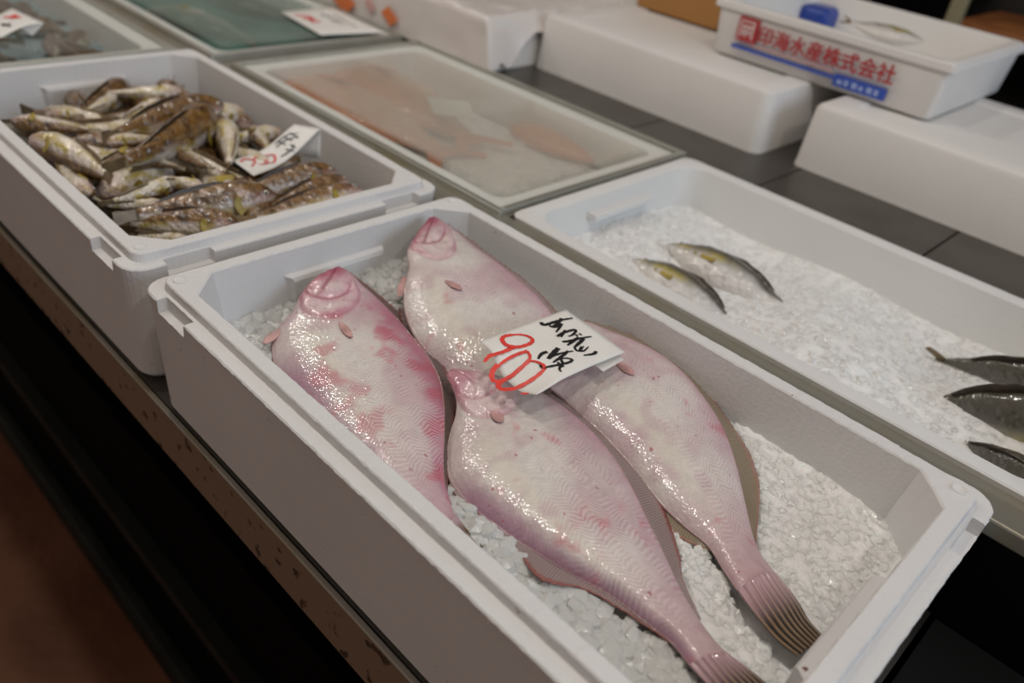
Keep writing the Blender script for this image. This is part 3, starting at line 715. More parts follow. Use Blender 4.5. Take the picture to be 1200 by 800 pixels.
def cardproj(x, y):
    """crop coordinates of the writing (6x, origin 550,350) to the curled card"""
    P = at(550 + x / 6, 350 + y / 6, ZC); M_ = Matrix(((c10 - c00).xy, (c01 - c00).xy)).transposed()
    a, b = M_.inverted() @ (P - c00).xy; q = cardpt(a, b); return q + Vector((0, 0, .0009))
BL = [([(505, 172), (512, 190), (540, 192), (600, 172), (660, 155), (725, 143)], 10), ([(648, 145), (612, 190), (575, 212)], 9), ([(560, 202), (600, 212), (645, 188), (628, 222), (606, 252)], 8),
      ([(615, 285), (640, 266), (690, 245), (738, 232), (742, 250), (715, 276), (690, 282)], 8), ([(672, 235), (652, 268), (642, 290)], 7), ([(742, 268), (762, 280)], 6), ([(768, 260), (788, 272)], 6),
      ([(650, 325), (700, 318), (780, 296), (857, 278)], 8), ([(765, 288), (725, 320), (685, 350)], 9), ([(802, 298), (762, 338), (733, 365)], 9), ([(735, 365), (750, 386), (775, 384), (800, 352)], 6),
      ([(785, 356), (772, 386), (802, 386), (834, 356)], 6), ([(888, 386), (870, 406), (800, 419)], 8),
      ([(545, 394), (505, 408), (482, 436)], 9), ([(622, 370), (572, 420), (512, 484)], 12), ([(545, 440), (620, 412), (726, 390)], 7), ([(692, 390), (640, 432), (585, 468)], 8),
      ([(500, 468), (520, 488), (600, 488), (690, 470), (720, 452), (680, 440), (620, 446)], 7), ([(640, 448), (652, 478), (630, 508), (642, 530)], 7), ([(618, 466), (640, 492), (664, 496)], 6)]
RD = [([(300, 262), (245, 272), (230, 298), (262, 332), (340, 347), (412, 337), (442, 312), (420, 282), (360, 263), (295, 262)], 11), ([(320, 345), (240, 365), (150, 392), (114, 424)], 13),
      ([(408, 380), (330, 385), (240, 412), (188, 452), (198, 492), (262, 496), (360, 462), (428, 424), (408, 380)], 12), ([(428, 430), (335, 470), (262, 500), (240, 528), (272, 552), (370, 546), (480, 522), (530, 492), (488, 455), (430, 432)], 12), ([(395, 592), (418, 606), (442, 614)], 8)]
def strokes(nm, L, mt, parent, proj, k):
    o = obj(nm, *merge([ribbon([proj(*p) for p in pts], w * k) for pts, w in L]), mt, parent); return o
K6 = .00017
strokes('black_writing', BL, INK, card, cardproj, K6); strokes('red_price', RD, REDINK, card, cardproj, K6)
cz = ZC - .004
under = [at(697, 428, cz), at(707, 435, cz), at(731, 421, cz), at(715, 405, cz)]
o = obj('spare_card', under, [(0, 1, 2, 3)], PAPER); s_ = o.modifiers.new('solid', 'SOLIDIFY'); s_.thickness = .0005
tag(o, 'corner of a second white card peeking out under the price card reading 900', 'price card', 'price cards')

# ------------------------------------------------------------------ round-bodied fish
def fish_proto(kind, bend, seed):
    """one unit long fish along +X (snout at 0), back towards +Z; returns mesh datas"""
    P = dict(sand=dict(h=[(.0, .018), (.04, .060), (.10, .094), (.20, .122), (.35, .122), (.55, .092), (.75, .052), (.86, .034)], w=.78),
             amber=dict(h=[(.0, .012), (.05, .045), (.12, .078), (.25, .132), (.42, .148), (.60, .118), (.78, .052), (.88, .024)], w=.60),
             bream=dict(h=[(.0, .02), (.05, .085), (.12, .140), (.25, .185), (.42, .190), (.60, .140), (.76, .065), (.86, .04)], w=.42))[kind]
    NU, NV = 34, 18; V = []; C = []; rnd = random.Random(seed)
    def hh(x):
        L = P['h']
        for (a, p), (b, q) in zip(L, L[1:]):
            if x <= b: return lerp(p, q, sm(0, 1, (x - a) / (b - a)) * .5 + .5 * (x - a) / (b - a))
        return L[-1][1]
    xe = P['h'][-1][0]
    def bx(x): return bend * ((x - .35) ** 2) * 1.1
    for i in range(NU):
        x = xe * (i / (NU - 1)) ** 1.15; h = hh(x)
        for j in range(NV):
            a = 2 * math.pi * j / NV; cz, cy = math.cos(a), math.sin(a)
            wd = h * P['w'] * (1.15 if x < .25 and kind == 'sand' else 1)
            y = wd * cy; z = h * cz * (1.0 if cz > 0 else 1.05)
            V.append((x, y + bx(x), z))
            n1 = noise.noise(Vector((x * 9, cy * 2, cz * 2 + seed))); n2 = noise.noise(Vector((x * 24, cy * 5, cz * 5 + seed * 2)))
            t = cz + .28 * n1
            if kind == 'sand':
                c = mixc((0.60, 0.53, 0.49), (0.72, 0.64, 0.52), sm(-.2, -.8, t)); c = mixc(c, (0.46, 0.35, 0.05), sm(.0, .4, n1 + .3 * n2) * sm(.35, -.1, t) * sm(-1.1, -.6, t) * .95)
                c = mixc(c, mixc((0.20, 0.10, 0.024), (0.05, 0.025, 0.010), sm(-.1, .4, n2)), sm(-.20, .12, t))
                if x < .22: c = mixc(c, (0.44, 0.24, 0.22), .45 * sm(.22, .10, x) * sm(.7, .1, cz))
            elif kind == 'amber':
                c = mixc((0.55, 0.53, 0.51), (0.66, 0.62, 0.58), sm(0, -.7, t)); c = mixc(c, (0.075, 0.068, 0.05), sm(.02, .42, t))
                c = mixc(c, (0.42, 0.34, 0.05), math.exp(-((t - .12) / .14) ** 2) * .9 * sm(.02, .08, x) * sm(.55, .38, x))
            else:
                c = mixc((0.72, 0.42, 0.22), (0.64, 0.25, 0.10), sm(-.4, .7, t + .3 * n2))
            C.append(c)
    F = [tuple(reversed(f)) for f in grid_faces(NU, NV, True)]
    F.append(tuple(range(NV))); F.append(tuple(reversed(range((NU - 1) * NV, NU * NV))))
    out = {}
    out['body'] = (V, F, SKIN2, C)
    he = P['h'][-1][1]
    def fan(pts, th):
        n = len(pts); Vf = [(p[0], p[1] + s * th, p[2]) for s in (-1, 1) for p in pts]
        Ff = [tuple(range(n)), tuple(reversed(range(n, 2 * n)))] + [(i, i + n, (i + 1) % n + n, (i + 1) % n) for i in range(n)]; return Vf, Ff
    b_ = bx(xe); b1 = bx(1.0)
    fmat = dict(sand=FINGREY, amber=FINGREY, bream=FINORA)[kind]; fork = .0 if kind == 'sand' else .07
    k = 1.35 if kind == 'sand' else 3.6
    out['tail_fin'] = (*fan([(xe - .02, b_, he * .9), (.93, (b_ + b1) / 2, he * k * .72), (.975, b1, he * k * .95), (1.0, b1, he * k * .8), (1.0 - fork, b1, he * k * .25), (1.0 - fork, b1, -he * k * .25), (1.0, b1, -he * k * .8), (.975, b1, -he * k * .95), (.93, (b_ + b1) / 2, -he * k * .72), (xe - .02, b_, -he * .9)], .003), fmat, None)
    d0, d1 = (.30, .72)
    top = []
    for i in range(9):
        x = lerp(d0, d1, i / 8); top.append((x + .02, bx(x), hh(x) + (.022 if kind == 'sand' else .03) * math.sin(math.pi * (i + .8) / 9.2) * (1 if i % 2 else .8)))
    out['dorsal_fin'] = (*fan([(lerp(d0, d1, i / 8), bx(lerp(d0, d1, i / 8)), hh(lerp(d0, d1, i / 8)) * .93) for i in range(9)] + top[::-1], .003), FINBLK if kind != 'bream' else fmat, None)
    if kind == 'sand': out['anal_fin'] = (*fan([(lerp(.42, .8, i / 6), bx(lerp(.42, .8, i / 6)), -hh(lerp(.42, .8, i / 6)) * .95) for i in range(7)] + [(lerp(.46, .83, i / 6), bx(lerp(.46, .83, i / 6)), -hh(lerp(.42, .8, i / 6)) - .03) for i in range(6, -1, -1)], .003), fmat, None)
    for s in (-1, 1):
        x0 = .21; w0 = hh(x0) * P['w'] * .97; pv = []
        L = .085 if kind == 'sand' else .15
        for i in range(8):
            a = lerp(-.95, .75, i / 7) if kind == 'sand' else lerp(-.16, .10, i / 7)
            pv.append((x0 + L * math.cos(a), s * (w0 + .022) + bx(x0 + .1), -.02 + L * math.sin(a)))
        Vf, Ff = fan([(x0, s * w0 + bx(x0), -.045 if kind != 'amber' else -.028), *pv, (x0, s * w0 + bx(x0), .012 if kind != 'amber' else -.008)], .003)
        out['pectoral_fin%d' % s] = (Vf, Ff, FINYEL if kind != 'bream' else FINORA, None)
        ex, ez, er = (.075, .028, .020) if kind == 'sand' else (.085, .03, .019) if kind == 'amber' else (.10, .05, .026)
        wy = hh(ex) * P['w'] * math.sqrt(max(0, 1 - (ez / hh(ex)) ** 2)) * (1.15 if kind == 'sand' else 1)
        Vs = []; Fs = []; nu, nv = 6, 10
        for i in range(nu):
            th = math.pi * i / (nu - 1)
            for j in range(nv):
                ph = 2 * math.pi * j / nv; Vs.append((ex + er * math.sin(th) * math.cos(ph) + 0, s * (wy - er * .25 + er * .62 * math.cos(th)) + bx(ex), ez + er * math.sin(th) * math.sin(ph)))
        Fs = grid_faces(nu, nv, True)
        out['eye%d' % s] = (Vs, Fs, EYEW, None)
        out['pupil%d' % s] = ([((v[0] - ex) * .55 + ex, s * .004 + v[1], (v[2] - ez) * .55 + ez) for v in Vs], Fs, EYEB, None)
    return out
MESHES = {}
def get_proto(kind, bend, seed):
    key = (kind, bend, seed)
    if key not in MESHES:
        d = {}
        for nm, (V, F, mt, C) in fish_proto(kind, bend, seed).items():
            o = obj('tmp', V, F, mt, None, nm == 'body' or nm.startswith(('eye', 'pupil')), None, C)
            d[nm] = o.data; bpy.data.objects.remove(o)
            d[nm].name = nm.rstrip('-1')
        MESHES[key] = d
    return MESHES[key]
def put_fish(name, kind, bend, seed, head, tail_, roll, label, group, cat='fish', full=True, girth=1.0):
    head, tail_ = Vector(head), Vector(tail_); X = tail_ - head; Ln = X.length; X.normalize()
    Y = Vector((0, 0, 1)).cross(X).normalized(); Z = X.cross(Y)
    M_ = Matrix((X, Y, Z)).transposed() @ Matrix.Rotation(math.radians(roll), 3, 'X')
    e = empty(name, head, label, cat, group); e.rotation_mode = 'QUATERNION'; e.rotation_quaternion = M_.to_quaternion(); e.scale = (Ln, Ln * girth, Ln * girth)
    eyes = {}
    for nm, me in get_proto(kind, bend, seed).items():
        if not full and nm.startswith(('eye', 'pupil')): continue
        plain = nm.rstrip('-1')
        o = bpy.data.objects.new(plain, me); col.objects.link(o)
        if plain == 'pupil': o.parent = eyes[nm[5:]]
        else: o.parent = e
        if plain == 'eye': eyes[nm[3:]] = o
    return e

# heap of sandfish in the second lipped box: (head px, tail px, z, roll, bend, label)
heap = [
    ((258, 122), (108, 160), .004, 8, .25, 'brown-backed fish arching across the top of the heap'),
    ((252, 132), (140, 205), .004, -6, -.2, 'brown-backed fish slanting down the middle of the heap'),
    ((22, 168), (150, 216), -.004, 150, .3, 'silver-bellied fish with a big pale head at the aisle side of the heap'),
    ((-8, 146), (118, 154), -.008, 120, 0, 'yellowish belly-up fish at the far aisle corner of the heap'),
    ((246, 222), (168, 206), -.002, 140, -.4, 'curved silver fish arching in the middle of the heap'),
    ((212, 212), (108, 246), -.008, 165, .15, 'pale fish with yellow fins below the curved silver one'),
    ((102, 230), (62, 192), -.014, 130, .2, 'short pale fish squeezed against the aisle wall of the heap'),
    ((322, 228), (118, 258), -.012, 20, .12, 'long dark brown fish along the near side of the heap'),
    ((282, 262), (118, 262), -.018, 28, -.1, 'brown fish lying nearest the near wall of the heaped box'),
    ((424, 226), (276, 266), -.014, 55, .15, 'brown fish with a pink snout in the near right corner of the heap'),
    ((392, 200), (262, 232), -.008, 20, .1, 'dark-finned brown fish half under the curled price card'),
    ((408, 212), (300, 250), -.016, 35, 0, 'olive brown fish beside the pink-snouted one'),
    ((262, 146), (276, 204), -.010, 150, .15, 'pale pink fish lying crosswise left of the curled card'),
    ((294, 150), (318, 182), -.016, 120, 0, 'pinkish white fish against the far long wall of the heap'),
    ((214, 108), (112, 112), -.016, 110, .1, 'pink and yellow fish at the far end of the heap'),
    ((60, 134), (140, 140), -.012, 160, .1, 'white fish with yellow streaks near the hand hold'),
    ((192, 120), (128, 146), -.008, 150, -.1, 'pale fish under the arching brown one'),
    ((122, 168), (202, 162), -.004, 170, .1, 'cream belly-up fish between the two brown-backed ones'),
    ((226, 145), (160, 156), -.004, 155, 0, 'white-bellied fish above the slanting brown one'),
    ((206, 176), (252, 204), -.010, 100, .2, 'grey pink fish beside the tail of the slanting one'),
    ((226, 284), (152, 276), -.026, 170, 0, 'white-bellied fish low in the near corner of the heap'),
    ((74, 222), (124, 240), -.020, 175, 0, 'thin cream fish along the aisle wall of the heap'),
    ((196, 240), (100, 246), -.016, 150, .1, 'pale yellow fish above the long dark brown one'),
    ((136, 112), (92, 140), -.018, 120, .2, 'yellow-finned fish at the back of the heap beside the hand hold'),
    ((252, 232), (342, 240), -.016, 15, .1, 'dark fish with sooty fins in the near middle of the heap'),
    ((170, 178), (92, 206), -.014, 20, .2, 'brown fish showing between the silver-bellied ones'),
    ((160, 186), (216, 196), -.012, 130, -.2, 'small pale fish under the slanting brown one'),
    ((186, 98), (246, 128), -.020, 70, .1, 'dusky fish in the far right corner of the heap')]
for i, (h, t, z, roll, bend, lab) in enumerate(heap):
    H_ = at(h[0], h[1], z + .004); T_ = at(t[0], t[1], z)
    for q in (H_, T_):
        q.x = max(LEFT[0] + .045, min(LEFT[1] - .040, q.x)); q.y = max(.040, min(.318, q.y))
    put_fish('sandfish', 'sand', bend, i % 5, H_, T_, roll, lab, 'sandfish heaped in the foam box')
rnd = random.Random(8)
for i in range(46):     # the lower layer that shows between the others
    x = rnd.uniform(-.53, -.075); y = rnd.uniform(.055, .30); a = rnd.uniform(0, 6.28); L_ = rnd.uniform(.14, .18); z = -.034 + rnd.uniform(-.010, .008) + .010 * math.exp(-((x + .32) / .13) ** 2)
    d = Vector((math.cos(a), math.sin(a), 0)) * L_ / 2; H_ = Vector((x, y, z)) - d; T_ = Vector((x, y, z)) + d
    for q in (H_, T_): q.x = max(LEFT[0] + .045, min(LEFT[1] - .040, q.x)); q.y = max(.042, min(.316, q.y))
    if (T_ - H_).length < .08: continue
    put_fish('sandfish', 'sand', (-.2, 0, .2)[i % 3], i % 3, H_, T_, rnd.choice((0, 20, 90, 150, 180)), 'small fish deep in the heap, mostly buried under the others', 'buried sandfish in the heap', full=False)
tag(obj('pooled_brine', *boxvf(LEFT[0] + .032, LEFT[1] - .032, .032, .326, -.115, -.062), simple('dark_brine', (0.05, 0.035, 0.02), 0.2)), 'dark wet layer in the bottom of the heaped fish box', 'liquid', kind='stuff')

# curled price card on the heap
za, zb = -.006, .012
A0, A1, B0, B1 = at(271, 187, za), at(297, 206, za), at(345, 155, zb), at(376, 160, zb)
D0 = at(346, 172, -.018) ; 
card2 = empty('price_card', tuple((A0 + B1) / 2), 'curled white price card with red figures on the heap of small fish', 'price card', 'price cards')
def c2(a, b):
    p = (A0.lerp(A1, b)).lerp(B0.lerp(B1, b), a); p.z += .010 * sm(.2, .9, a) * (a - .0) - .006 * math.sin(math.pi * a); return p
V = [c2(i / 16, j / 8) for i in range(17) for j in range(9)]
fold = [c2(1, j / 8) + Vector((.004 * t, -.004 * t, -.036 * t)) for t in (.33, .66, 1.0) for j in range(9)]
o = obj('paper', V + fold, grid_faces(20, 9), PAPER, card2, True); s_ = o.modifiers.new('solid', 'SOLIDIFY'); s_.thickness = .0005; s_.offset = 0
def pr2(x, y): return c2(x, y) + Vector((0, 0, .0012))
strokes('red_price', [([(.06, .25), (.16, .15), (.22, .4), (.1, .6)], 3), ([(.22, .3), (.34, .25), (.30, .7), (.2, .6)], 3), ([(.36, .3), (.46, .5), (.36, .8), (.28, .6)], 3)], simple('faint_red_ink', (.72, .16, .15), .5), card2, pr2, .0005)
strokes('black_writing', [([(.62, .15), (.80, .2), (.86, .5)], 2), ([(.58, .3), (.74, .35), (.80, .6)], 2), ([(.68, .1), (.66, .5)], 2), ([(.76, .15), (.74, .55)], 2), ([(.84, .2), (.80, .65)], 2), ([(.48, .75), (.6, .8), (.7, .72)], 2.4), ([(.6, .62), (.62, .95)], 2.4), ([(.68, .6), (.66, .9)], 2)], simple('soft_black_ink', (.06, .06, .065), .5), card2, pr2, .00042)

# ------------------------------------------------------------------ right tray: grey fish in ice
def zr(x, y):
    z = -.066 + .012 * sm(.725, .535, y) + .004 * math.sin(x * 24 + y * 9) + .010 * math.exp(-((x - .42) / .09) ** 2 - ((y - .518) / .07) ** 2) + .009 * math.exp(-((x - .535) / .035) ** 2 - ((y - .573) / .09) ** 2)
    return z
ice('snow_ice', (.076, .614, .424, .725), zr, 3000, lambda x, y, r: r.uniform(.003, .0068), 'white crushed ice filling the round-cornered foam tray', [ICEBED, ICE], 9, (), .007)
amb = [((742, 303), (880, 392), -.050, -.064, -66, 'smaller grey fish with a yellow stripe sunk in the tray ice'),
       ((782, 285), (946, 372), -.046, -.058, -68, 'plump grey fish with a yellow stripe lying on the tray ice'),
       ((1300, 475), (1082, 418), -.042, -.068, -28, 'dark-backed fish half buried in ice farthest from the rail'),
       ((1310, 525), (1046, 466), -.040, -.076, -18, 'dark-backed fish under clear ice between two others at the tray end'),
       ((1265, 592), (1098, 506), -.046, -.066, -34, 'yellow-edged fish hugging the near wall of the round-cornered tray')]
for i, (h, t, z0, z1, roll, lab) in enumerate(amb):
    put_fish('amberjack', 'amber', .10 if i < 2 else 0, i, at(*h, z0), at(*t, z1), roll, lab, 'grey fish in the round-cornered tray', girth=(1.0, 1.0, 1.45, 1.7, 1.3)[i])

# ------------------------------------------------------------------ glass-topped tanks
def tank(name, rect, top, H, label, pane, lidlabel, cmat=FOAM2):
    e, o = tray_box(rect, top - .004, H, name, label, cmat, 'tank', None, .030, .006, .02)
    g = empty('glass_lid', ((rect[0] + rect[1]) / 2, (rect[2] + rect[3]) / 2, top - .004), lidlabel, 'lid', 'framed glass lids')
    a = .006
    box('pane', rect[0] + a, rect[1] - a, rect[2] + a, rect[3] - a, top - .0035, top - .0005, pane, g)
    for nm, r in (('frame_bar', (rect[0] - .003, rect[1] + .003, rect[2] - .003, rect[2] + a)), ('frame_bar', (rect[0] - .003, rect[1] + .003, rect[3] - a, rect[3] + .003)),
                  ('frame_bar', (rect[0] - .003, rect[0] + a, rect[2] + a, rect[3] - a)), ('frame_bar', (rect[1] - a, rect[1] + .003, rect[2] + a, rect[3] - a))):
        box(nm, *r, top - .012, top + .002, ALU, g, .0012)
    return e
CT = (-.549, .039, .392, .759)
tank('fish_tank', CT, -.013, .115, 'white tank under a fogged glass lid with orange fish inside', FOGGED, 'fogged framed glass lid over the orange fish', FOAM2)
ice('tank_ice', (CT[0] + .042, CT[1] - .042, CT[2] + .042, CT[3] - .042), lambda x, y: -.072 + .022 * sm(-.28, -.03, x) * sm(.69, .51, y), 700, lambda x, y, r: r.uniform(.004, .008), 'pale ice under the fogged glass lid', [ICEBED, ICE], 21, (), .012)
for (h, t, z, lab) in (((330, 92), (545, 190), -.061, 'large orange fish nearest the frame under the fogged glass'), ((395, 80), (575, 175), -.057, 'orange fish in the middle under the fogged glass'), ((600, 146), (745, 204), -.066, 'long reddish fish lying farthest under the fogged glass')):
    put_fish('sea_bream', 'bream', 0, 4, at(*h, z), at(*t, z), 86, lab, 'orange fish under fogged glass')
lb = [at(499, 113, -.024), at(550, 119, -.024), at(556, 139, -.024), at(509, 133, -.024)]  # flat pale oblong set just below the pane
o = obj('pale_oblong', lb, [(3, 2, 1, 0)], PALEOBLONG); o.modifiers.new('solid', 'SOLIDIFY').thickness = .0006
tag(o, 'pale blank slip under the fogged glass lid', 'oblong')

TT = (-1.19, -.590, .381, .749)
tank('fish_tank', TT, -.012, .115, 'tank with a teal liner under glass at the back left', TEALG, 'glass lid over the teal-lined tank', FOAM2)
tag(obj('teal_liner', *boxvf(TT[0] + .034, TT[1] - .034, TT[2] + .034, TT[3] - .034, -.075, -.044), TEAL), 'teal sheet lining the glass-topped tank at the back', 'liner')
for (h, t, lab) in (((170, 12), (310, 52), 'pale yellowish fish at the near side of the teal tank'), ((235, -6), (375, 30), 'pale yellowish fish across the middle of the teal tank')):
    put_fish('yellowish_fish', 'amber', 0, 31, at(*h, -.038), at(*t, -.038), 95, lab, 'fish in the teal tank', full=False)
LT = (-1.2, -.606, .0, .330)
tank('fish_tank', LT, -.001, .124, 'glass-topped tank of brown seafood at the far left', CLEARG, 'glass lid over the brown seafood tank', FOAM2)
ice('blue_ice', (LT[0] + .040, LT[1] - .040, LT[2] + .036, LT[3] - .036), lambda x, y: -.045, 500, lambda x, y, r: r.uniform(.006, .012), 'bluish ice in the glass-topped seafood tank', [ICEBLUE, ICEBLUE], 33, (), .012)
rnd = random.Random(4)
for i in range(22):
    x = rnd.uniform(-1.0, -.70); y = rnd.uniform(.08, .25); a = rnd.uniform(-.7, .7); d = Vector((math.cos(a), math.sin(a), 0)) * .065
    put_fish('brown_fish', 'sand', .2, i % 3, Vector((x, y, -.034)) - d, Vector((x, y, -.034)) + d, rnd.choice((0, 30, 70)), 'small brown fish on bluish ice in the far left tank', 'brown fish in the far left tank', full=False)

# cards on the tanks
def flat_card(name, pts, label, curl=0.0):
    e = empty(name, tuple(sum(pts, Vector()) / 4), label, 'price card', 'price cards')
    def f(a, b):
        p = pts[0].lerp(pts[1], a).lerp(pts[3].lerp(pts[2], a), b); p.z += curl * (math.sin(math.pi * a)); return p
    o = obj('paper', [f(i / 10, j / 6) for i in range(11) for j in range(7)], grid_faces(11, 7), PAPER, e, True)
    s_ = o.modifiers.new('solid', 'SOLIDIFY'); s_.thickness = .0006; s_.offset = 0
    return e, (lambda a, b: f(a, b) + Vector((0, 0, .001)))
e, f = flat_card('price_card', [at(329, 14, -.008), at(388, 8, -.008), at(452, 38, -.008), at(376, 41, -.008)], 'white card with a red mark lying on the teal tank glass')
strokes('red_price', [([(.12, .2), (.3, .3), (.22, .5), (.35, .5)], 5), ([(.15, .35), (.35, .42)], 5)], REDINK, e, f, .0008)
strokes('black_writing', [([(.5, .3), (.7, .35)], 2), ([(.5, .55), (.7, .5)], 2), ([(.6, .2), (.58, .7)], 2), ([(.75, .3), (.72, .8)], 2)], simple('grey_ink', (.25, .25, .26), .5), e, f, .0008)
e, f = flat_card('price_card', [at(-30, 42, .004), at(14, 10, .020), at(52, 27, .016), at(2, 44, .006)], 'bent white price card on the seafood tank at the far left', .004)
strokes('red_price', [([(.62, .2), (.75, .35), (.85, .3)], 5), ([(.66, .35), (.85, .5)], 5)], REDINK, e, f, .0008)
strokes('black_writing', [([(.35, .5), (.5, .6)], 3), ([(.42, .4), (.4, .75)], 3)], INK, e, f, .0008)
fl = [at(52, 27, .016), at(38, 42, .000), at(22, 40, .0), at(26, 33, .012)]
obj('folded_corner', fl, [(0, 1, 2, 3)], PAPER, e)

# ------------------------------------------------------------------ boxes standing at the back
def closed_box(name, rect, z0, z1, label, mt, r=.016, group=None):
    """upturned foam box: rounded vertical corners, softened top edge, shallow raised top panel"""
    e = empty(name, ((rect[0] + rect[1]) / 2, (rect[2] + rect[3]) / 2, z0), label, 'box', group)
    sx = [rect[0] + .03, rect[1] - .03]; sy = [rect[2] + .03, rect[3] - .03]
    spec = [(.0, r, z0), (.001, r, z0 + .01), (.004, r, z1 - .007), (.0065, r, z1 - .002), (.011, r, z1), (.045, r, z1), (.047, r, z1 - .003), (.08, r, z1 - .003)]
    V, F = loft([ring(rect, d, rr, z, sx, sy, seg=8) for d, rr, z in spec])
    o = obj('body', V, F, mt, e, True); o.modifiers.new('split', 'EDGE_SPLIT').split_angle = math.radians(35); return e
closed_box('closed_foam_box', (-.371, .092, .872, 1.21), -.018, .072, 'upturned white foam box left of the printed one', FOAM3, .018, 'upturned foam boxes')
closed_box('closed_foam_box', (.137, .79, .893, 1.24), -.018, .072, 'upturned white foam box at the right edge carrying the printed one', FOAM3, .018, 'upturned foam boxes')
bagb = closed_box('closed_foam_box', (-.98, -.375, .768, 1.15), -.018, .064, 'white foam box wrapped in plastic beyond the fogged tank', FOAM3, .012, 'upturned foam boxes')
closed_box('closed_foam_box', (-.70, -.362, 1.16, 1.37), -.018, .125, 'plain white foam box behind the plastic-wrapped one', FOAM3, .012, 'upturned foam boxes')
# plastic wrap draped over that box
random.seed(6); V = []; nx, ny = 60, 44
for i in range(nx + 1):
    for j in range(ny + 1):
        x = lerp(-.99, -.363, i / nx); t = j / ny
        n1 = noise.noise(Vector((x * 22, t * 9, 1))); n2 = noise.noise(Vector((x * 55, t * 24, 4)))
        if t < .25: y = lerp(.756, .762, t / .25) + .002 * n1; z = lerp(-.016, .064, t / .25)
        else: y = lerp(.763, 1.13, (t - .25) / .75); z = .068 + .007 * abs(n1) + .004 * n2
        ex = max(0.0, x + .381) / .018
        if ex > 0: z = min(z, .066 - (.026 + .055 * sm(.86, .79, y)) * ex * (1 + .35 * noise.noise(Vector((y * 35, 0, 2))))); z = max(z, -.016)
        V.append((x, y, z))
BAG = simple('white_plastic_film', (0.70, 0.65, 0.62), .3, 0, .3, 60)
o = tag(obj('plastic_sheet', V, [tuple(reversed(f)) for f in grid_faces(nx + 1, ny + 1)], BAG, None, True), 'crumpled white plastic sheet over the box beyond the fogged tank', 'plastic sheet')
for (a, b, mt, lab) in (((446, 14), (466, 24), ORANGEP, 'orange sticker on the crumpled plastic sheet near the tank corner'), ((388, -4), (416, 5), ORANGEP, 'orange brown sticker at the frame edge on the plastic sheet'), ((426, 2), (440, 10), PINKPR, 'small pink sticker on the crumpled plastic sheet')):
    pa, pb = at_y(a[0], a[1], .7525), at_y(b[0], b[1], .7525); sd = Vector((-(pb - pa).z, 0, (pb - pa).x)) * .32
    o = obj('sticker', [pa, pa + (pb - pa) * .6 - sd, pb, pa + (pb - pa) * .4 + sd], [(0, 1, 2, 3)], mt); o.modifiers.new('solid', 'SOLIDIFY').thickness = .0008; tag(o, lab, 'sticker')

# printed open box on top of the two upturned ones
PB = (-.100, .274, .984, 1.300)
e, o = tray_box(PB, .153, .080, 'printed_foam_box', 'open white foam box printed with red and blue lettering', FOAM3, 'box', None, .016, .012, .014)
bpy.context.view_layer.update()
box('front_rim', PB[0] - .001, PB[1] + .001, PB[2] - .0025, PB[2] + .004, .141, .1532, FOAM3, e, .002)
box('end_rim', PB[1] - .004, PB[1] + .0035, PB[2] + .002, PB[3], .139, .149, FOAM3, e, .002)
def front(x, z, d=.0032): return Vector((x, PB[2] - d + .0042, z))
def text_mesh(name, s, size, mt, parent, x, z, width=None, d=.0022):
    cu = bpy.data.curves.new(name, 'FONT'); cu.body = s; cu.size = size; cu.extrude = .0002; cu.offset = 0.0
    to = bpy.data.objects.new(name, cu); col.objects.link(to); bpy.context.view_layer.update()
    me = bpy.data.meshes.new_from_object(to.evaluated_get(bpy.context.evaluated_depsgraph_get()))
    bpy.data.objects.remove(to)
    xs = [v.co.x for v in me.vertices] or [0, 1]; k = (width / (max(xs) - min(xs))) if width else 1; x_ = min(xs)
    F = [tuple(p.vertices) for p in me.polygons]
    return obj(name, *merge([([(x + dx + (v.co.x - x_) * k, PB[2] - d - v.co.z - dy, z + dz + v.co.y) for v in me.vertices], F) for dx, dz, dy in ((0, 0, 0), (.0007, 0, .00004), (-.0007, 0, .00008), (0, .0005, .00012), (0, -.0005, .00016))]), mt, parent)
yf = PB[2]
def plate(name, x0, x1, z0, z1, mt, d=.0024): return box(name, x0, x1, yf - d, yf + .004, z0, z1, mt, e)
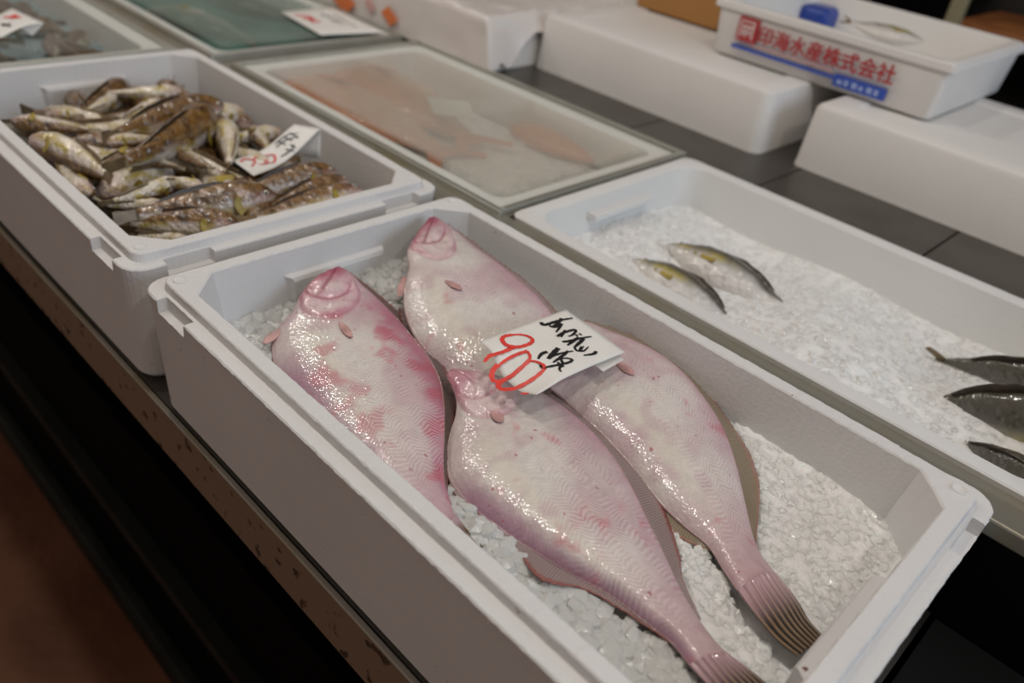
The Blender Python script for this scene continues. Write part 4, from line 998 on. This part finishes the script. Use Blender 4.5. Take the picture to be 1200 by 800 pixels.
# logo: rounded red square with a pale pattern
lg = plate('logo_square', -.052, -.018, .102, .136, REDPR)
for (a, b, c, d_) in ((-.060, -.0345, .1265, .1280), (-.060, -.0585, .102, .1265), (-.0555, -.038, .1195, .1215), (-.0555, -.0535, .106, .1195), (-.050, -.048, .104, .119), (-.044, -.042, .108, .1195), (-.038, -.036, .103, .126), (-.054, -.040, .1105, .112)):
    box('logo_stroke', a + .012, b + .012, yf - .0028, yf, c + .004, d_ + .004, FOAM3, lg)
text_mesh('company_name', '印海水産株式会社', .0285, REDPR, e, -.0145, .1075, .220)
plate('blue_rule', -.056, .122, .0895, .0935, BLUEPR); plate('blue_panel', .122, .201, .0815, .0975, BLUEPR)
for k in range(6): box('panel_glyph', .128 + k * .0115, .136 + k * .0115 - (.002 if k % 2 else 0), yf - .0027, yf, .0855, .0935 if k % 3 else .0915, PALEPR, e)
for k in range(14): box('small_print', -.022 + k * .010, -.015 + k * .010, yf - .0024, yf, .0985, .1012, PINKPR, e)
bp_ = at(962, 8, .134); box('blue_bag', bp_.x - .035, bp_.x + .022, bp_.y - .015, bp_.y + .06, .088, .134, BLUEBAG, None, .014)
o = bpy.data.objects['blue_bag']; tag(o, 'blue plastic bag inside the printed foam box', 'bag'); o.modifiers['bevel'].segments = 4
put_fish('silver_fish', 'amber', .1, 41, at(1082, 50, .132), at(985, 26, .132), 70, 'silver grey fish inside the printed foam box', None)
ice('box_ice', (PB[0] + .03, PB[1] - .03, PB[2] + .03, PB[3] - .03), lambda x, y: .090, 160, lambda x, y, r: r.uniform(.005, .01), 'ice lying in the printed foam box', [ICEBED, ICE], 44, (), .02)

# cardboard carton, shelf, post and dark goods in the background
cb = empty('cardboard_carton', (-.26, 1.21, .0725), 'brown cardboard carton behind the upturned foam box', 'carton')
box('body', -.352, -.17, 1.122, 1.31, .0725, .24, CARD, cb, .003); box('flap', -.352, -.17, 1.120, 1.124, .215, .24, CARD, cb)
sh = empty('wooden_shelf', (.4, 1.75, -.925), 'brown wooden shelf in the dark background at the top right', 'shelf')
box('board', .06, 1.5, 1.62, 1.90, .085, .112, WOOD, sh, .003); box('board', -.6, .045, 1.66, 1.90, .14, .19, DWOOD, sh, .003)
box('upright', .72, .76, 1.66, 1.88, -.925, .6, DWOOD, sh); box('upright', -.60, -.56, 1.66, 1.88, -.925, .6, DWOOD, sh); box('back_panel', -.6, 1.5, 1.90, 1.92, -.925, .6, DARKWALL, sh)
pp = obj('shelf_post', *boxvf(.058, .085, 1.565, 1.590, -.925, .6), POST); rim(pp, .003); tag(pp, 'pale olive post in front of the wooden shelf', 'post')
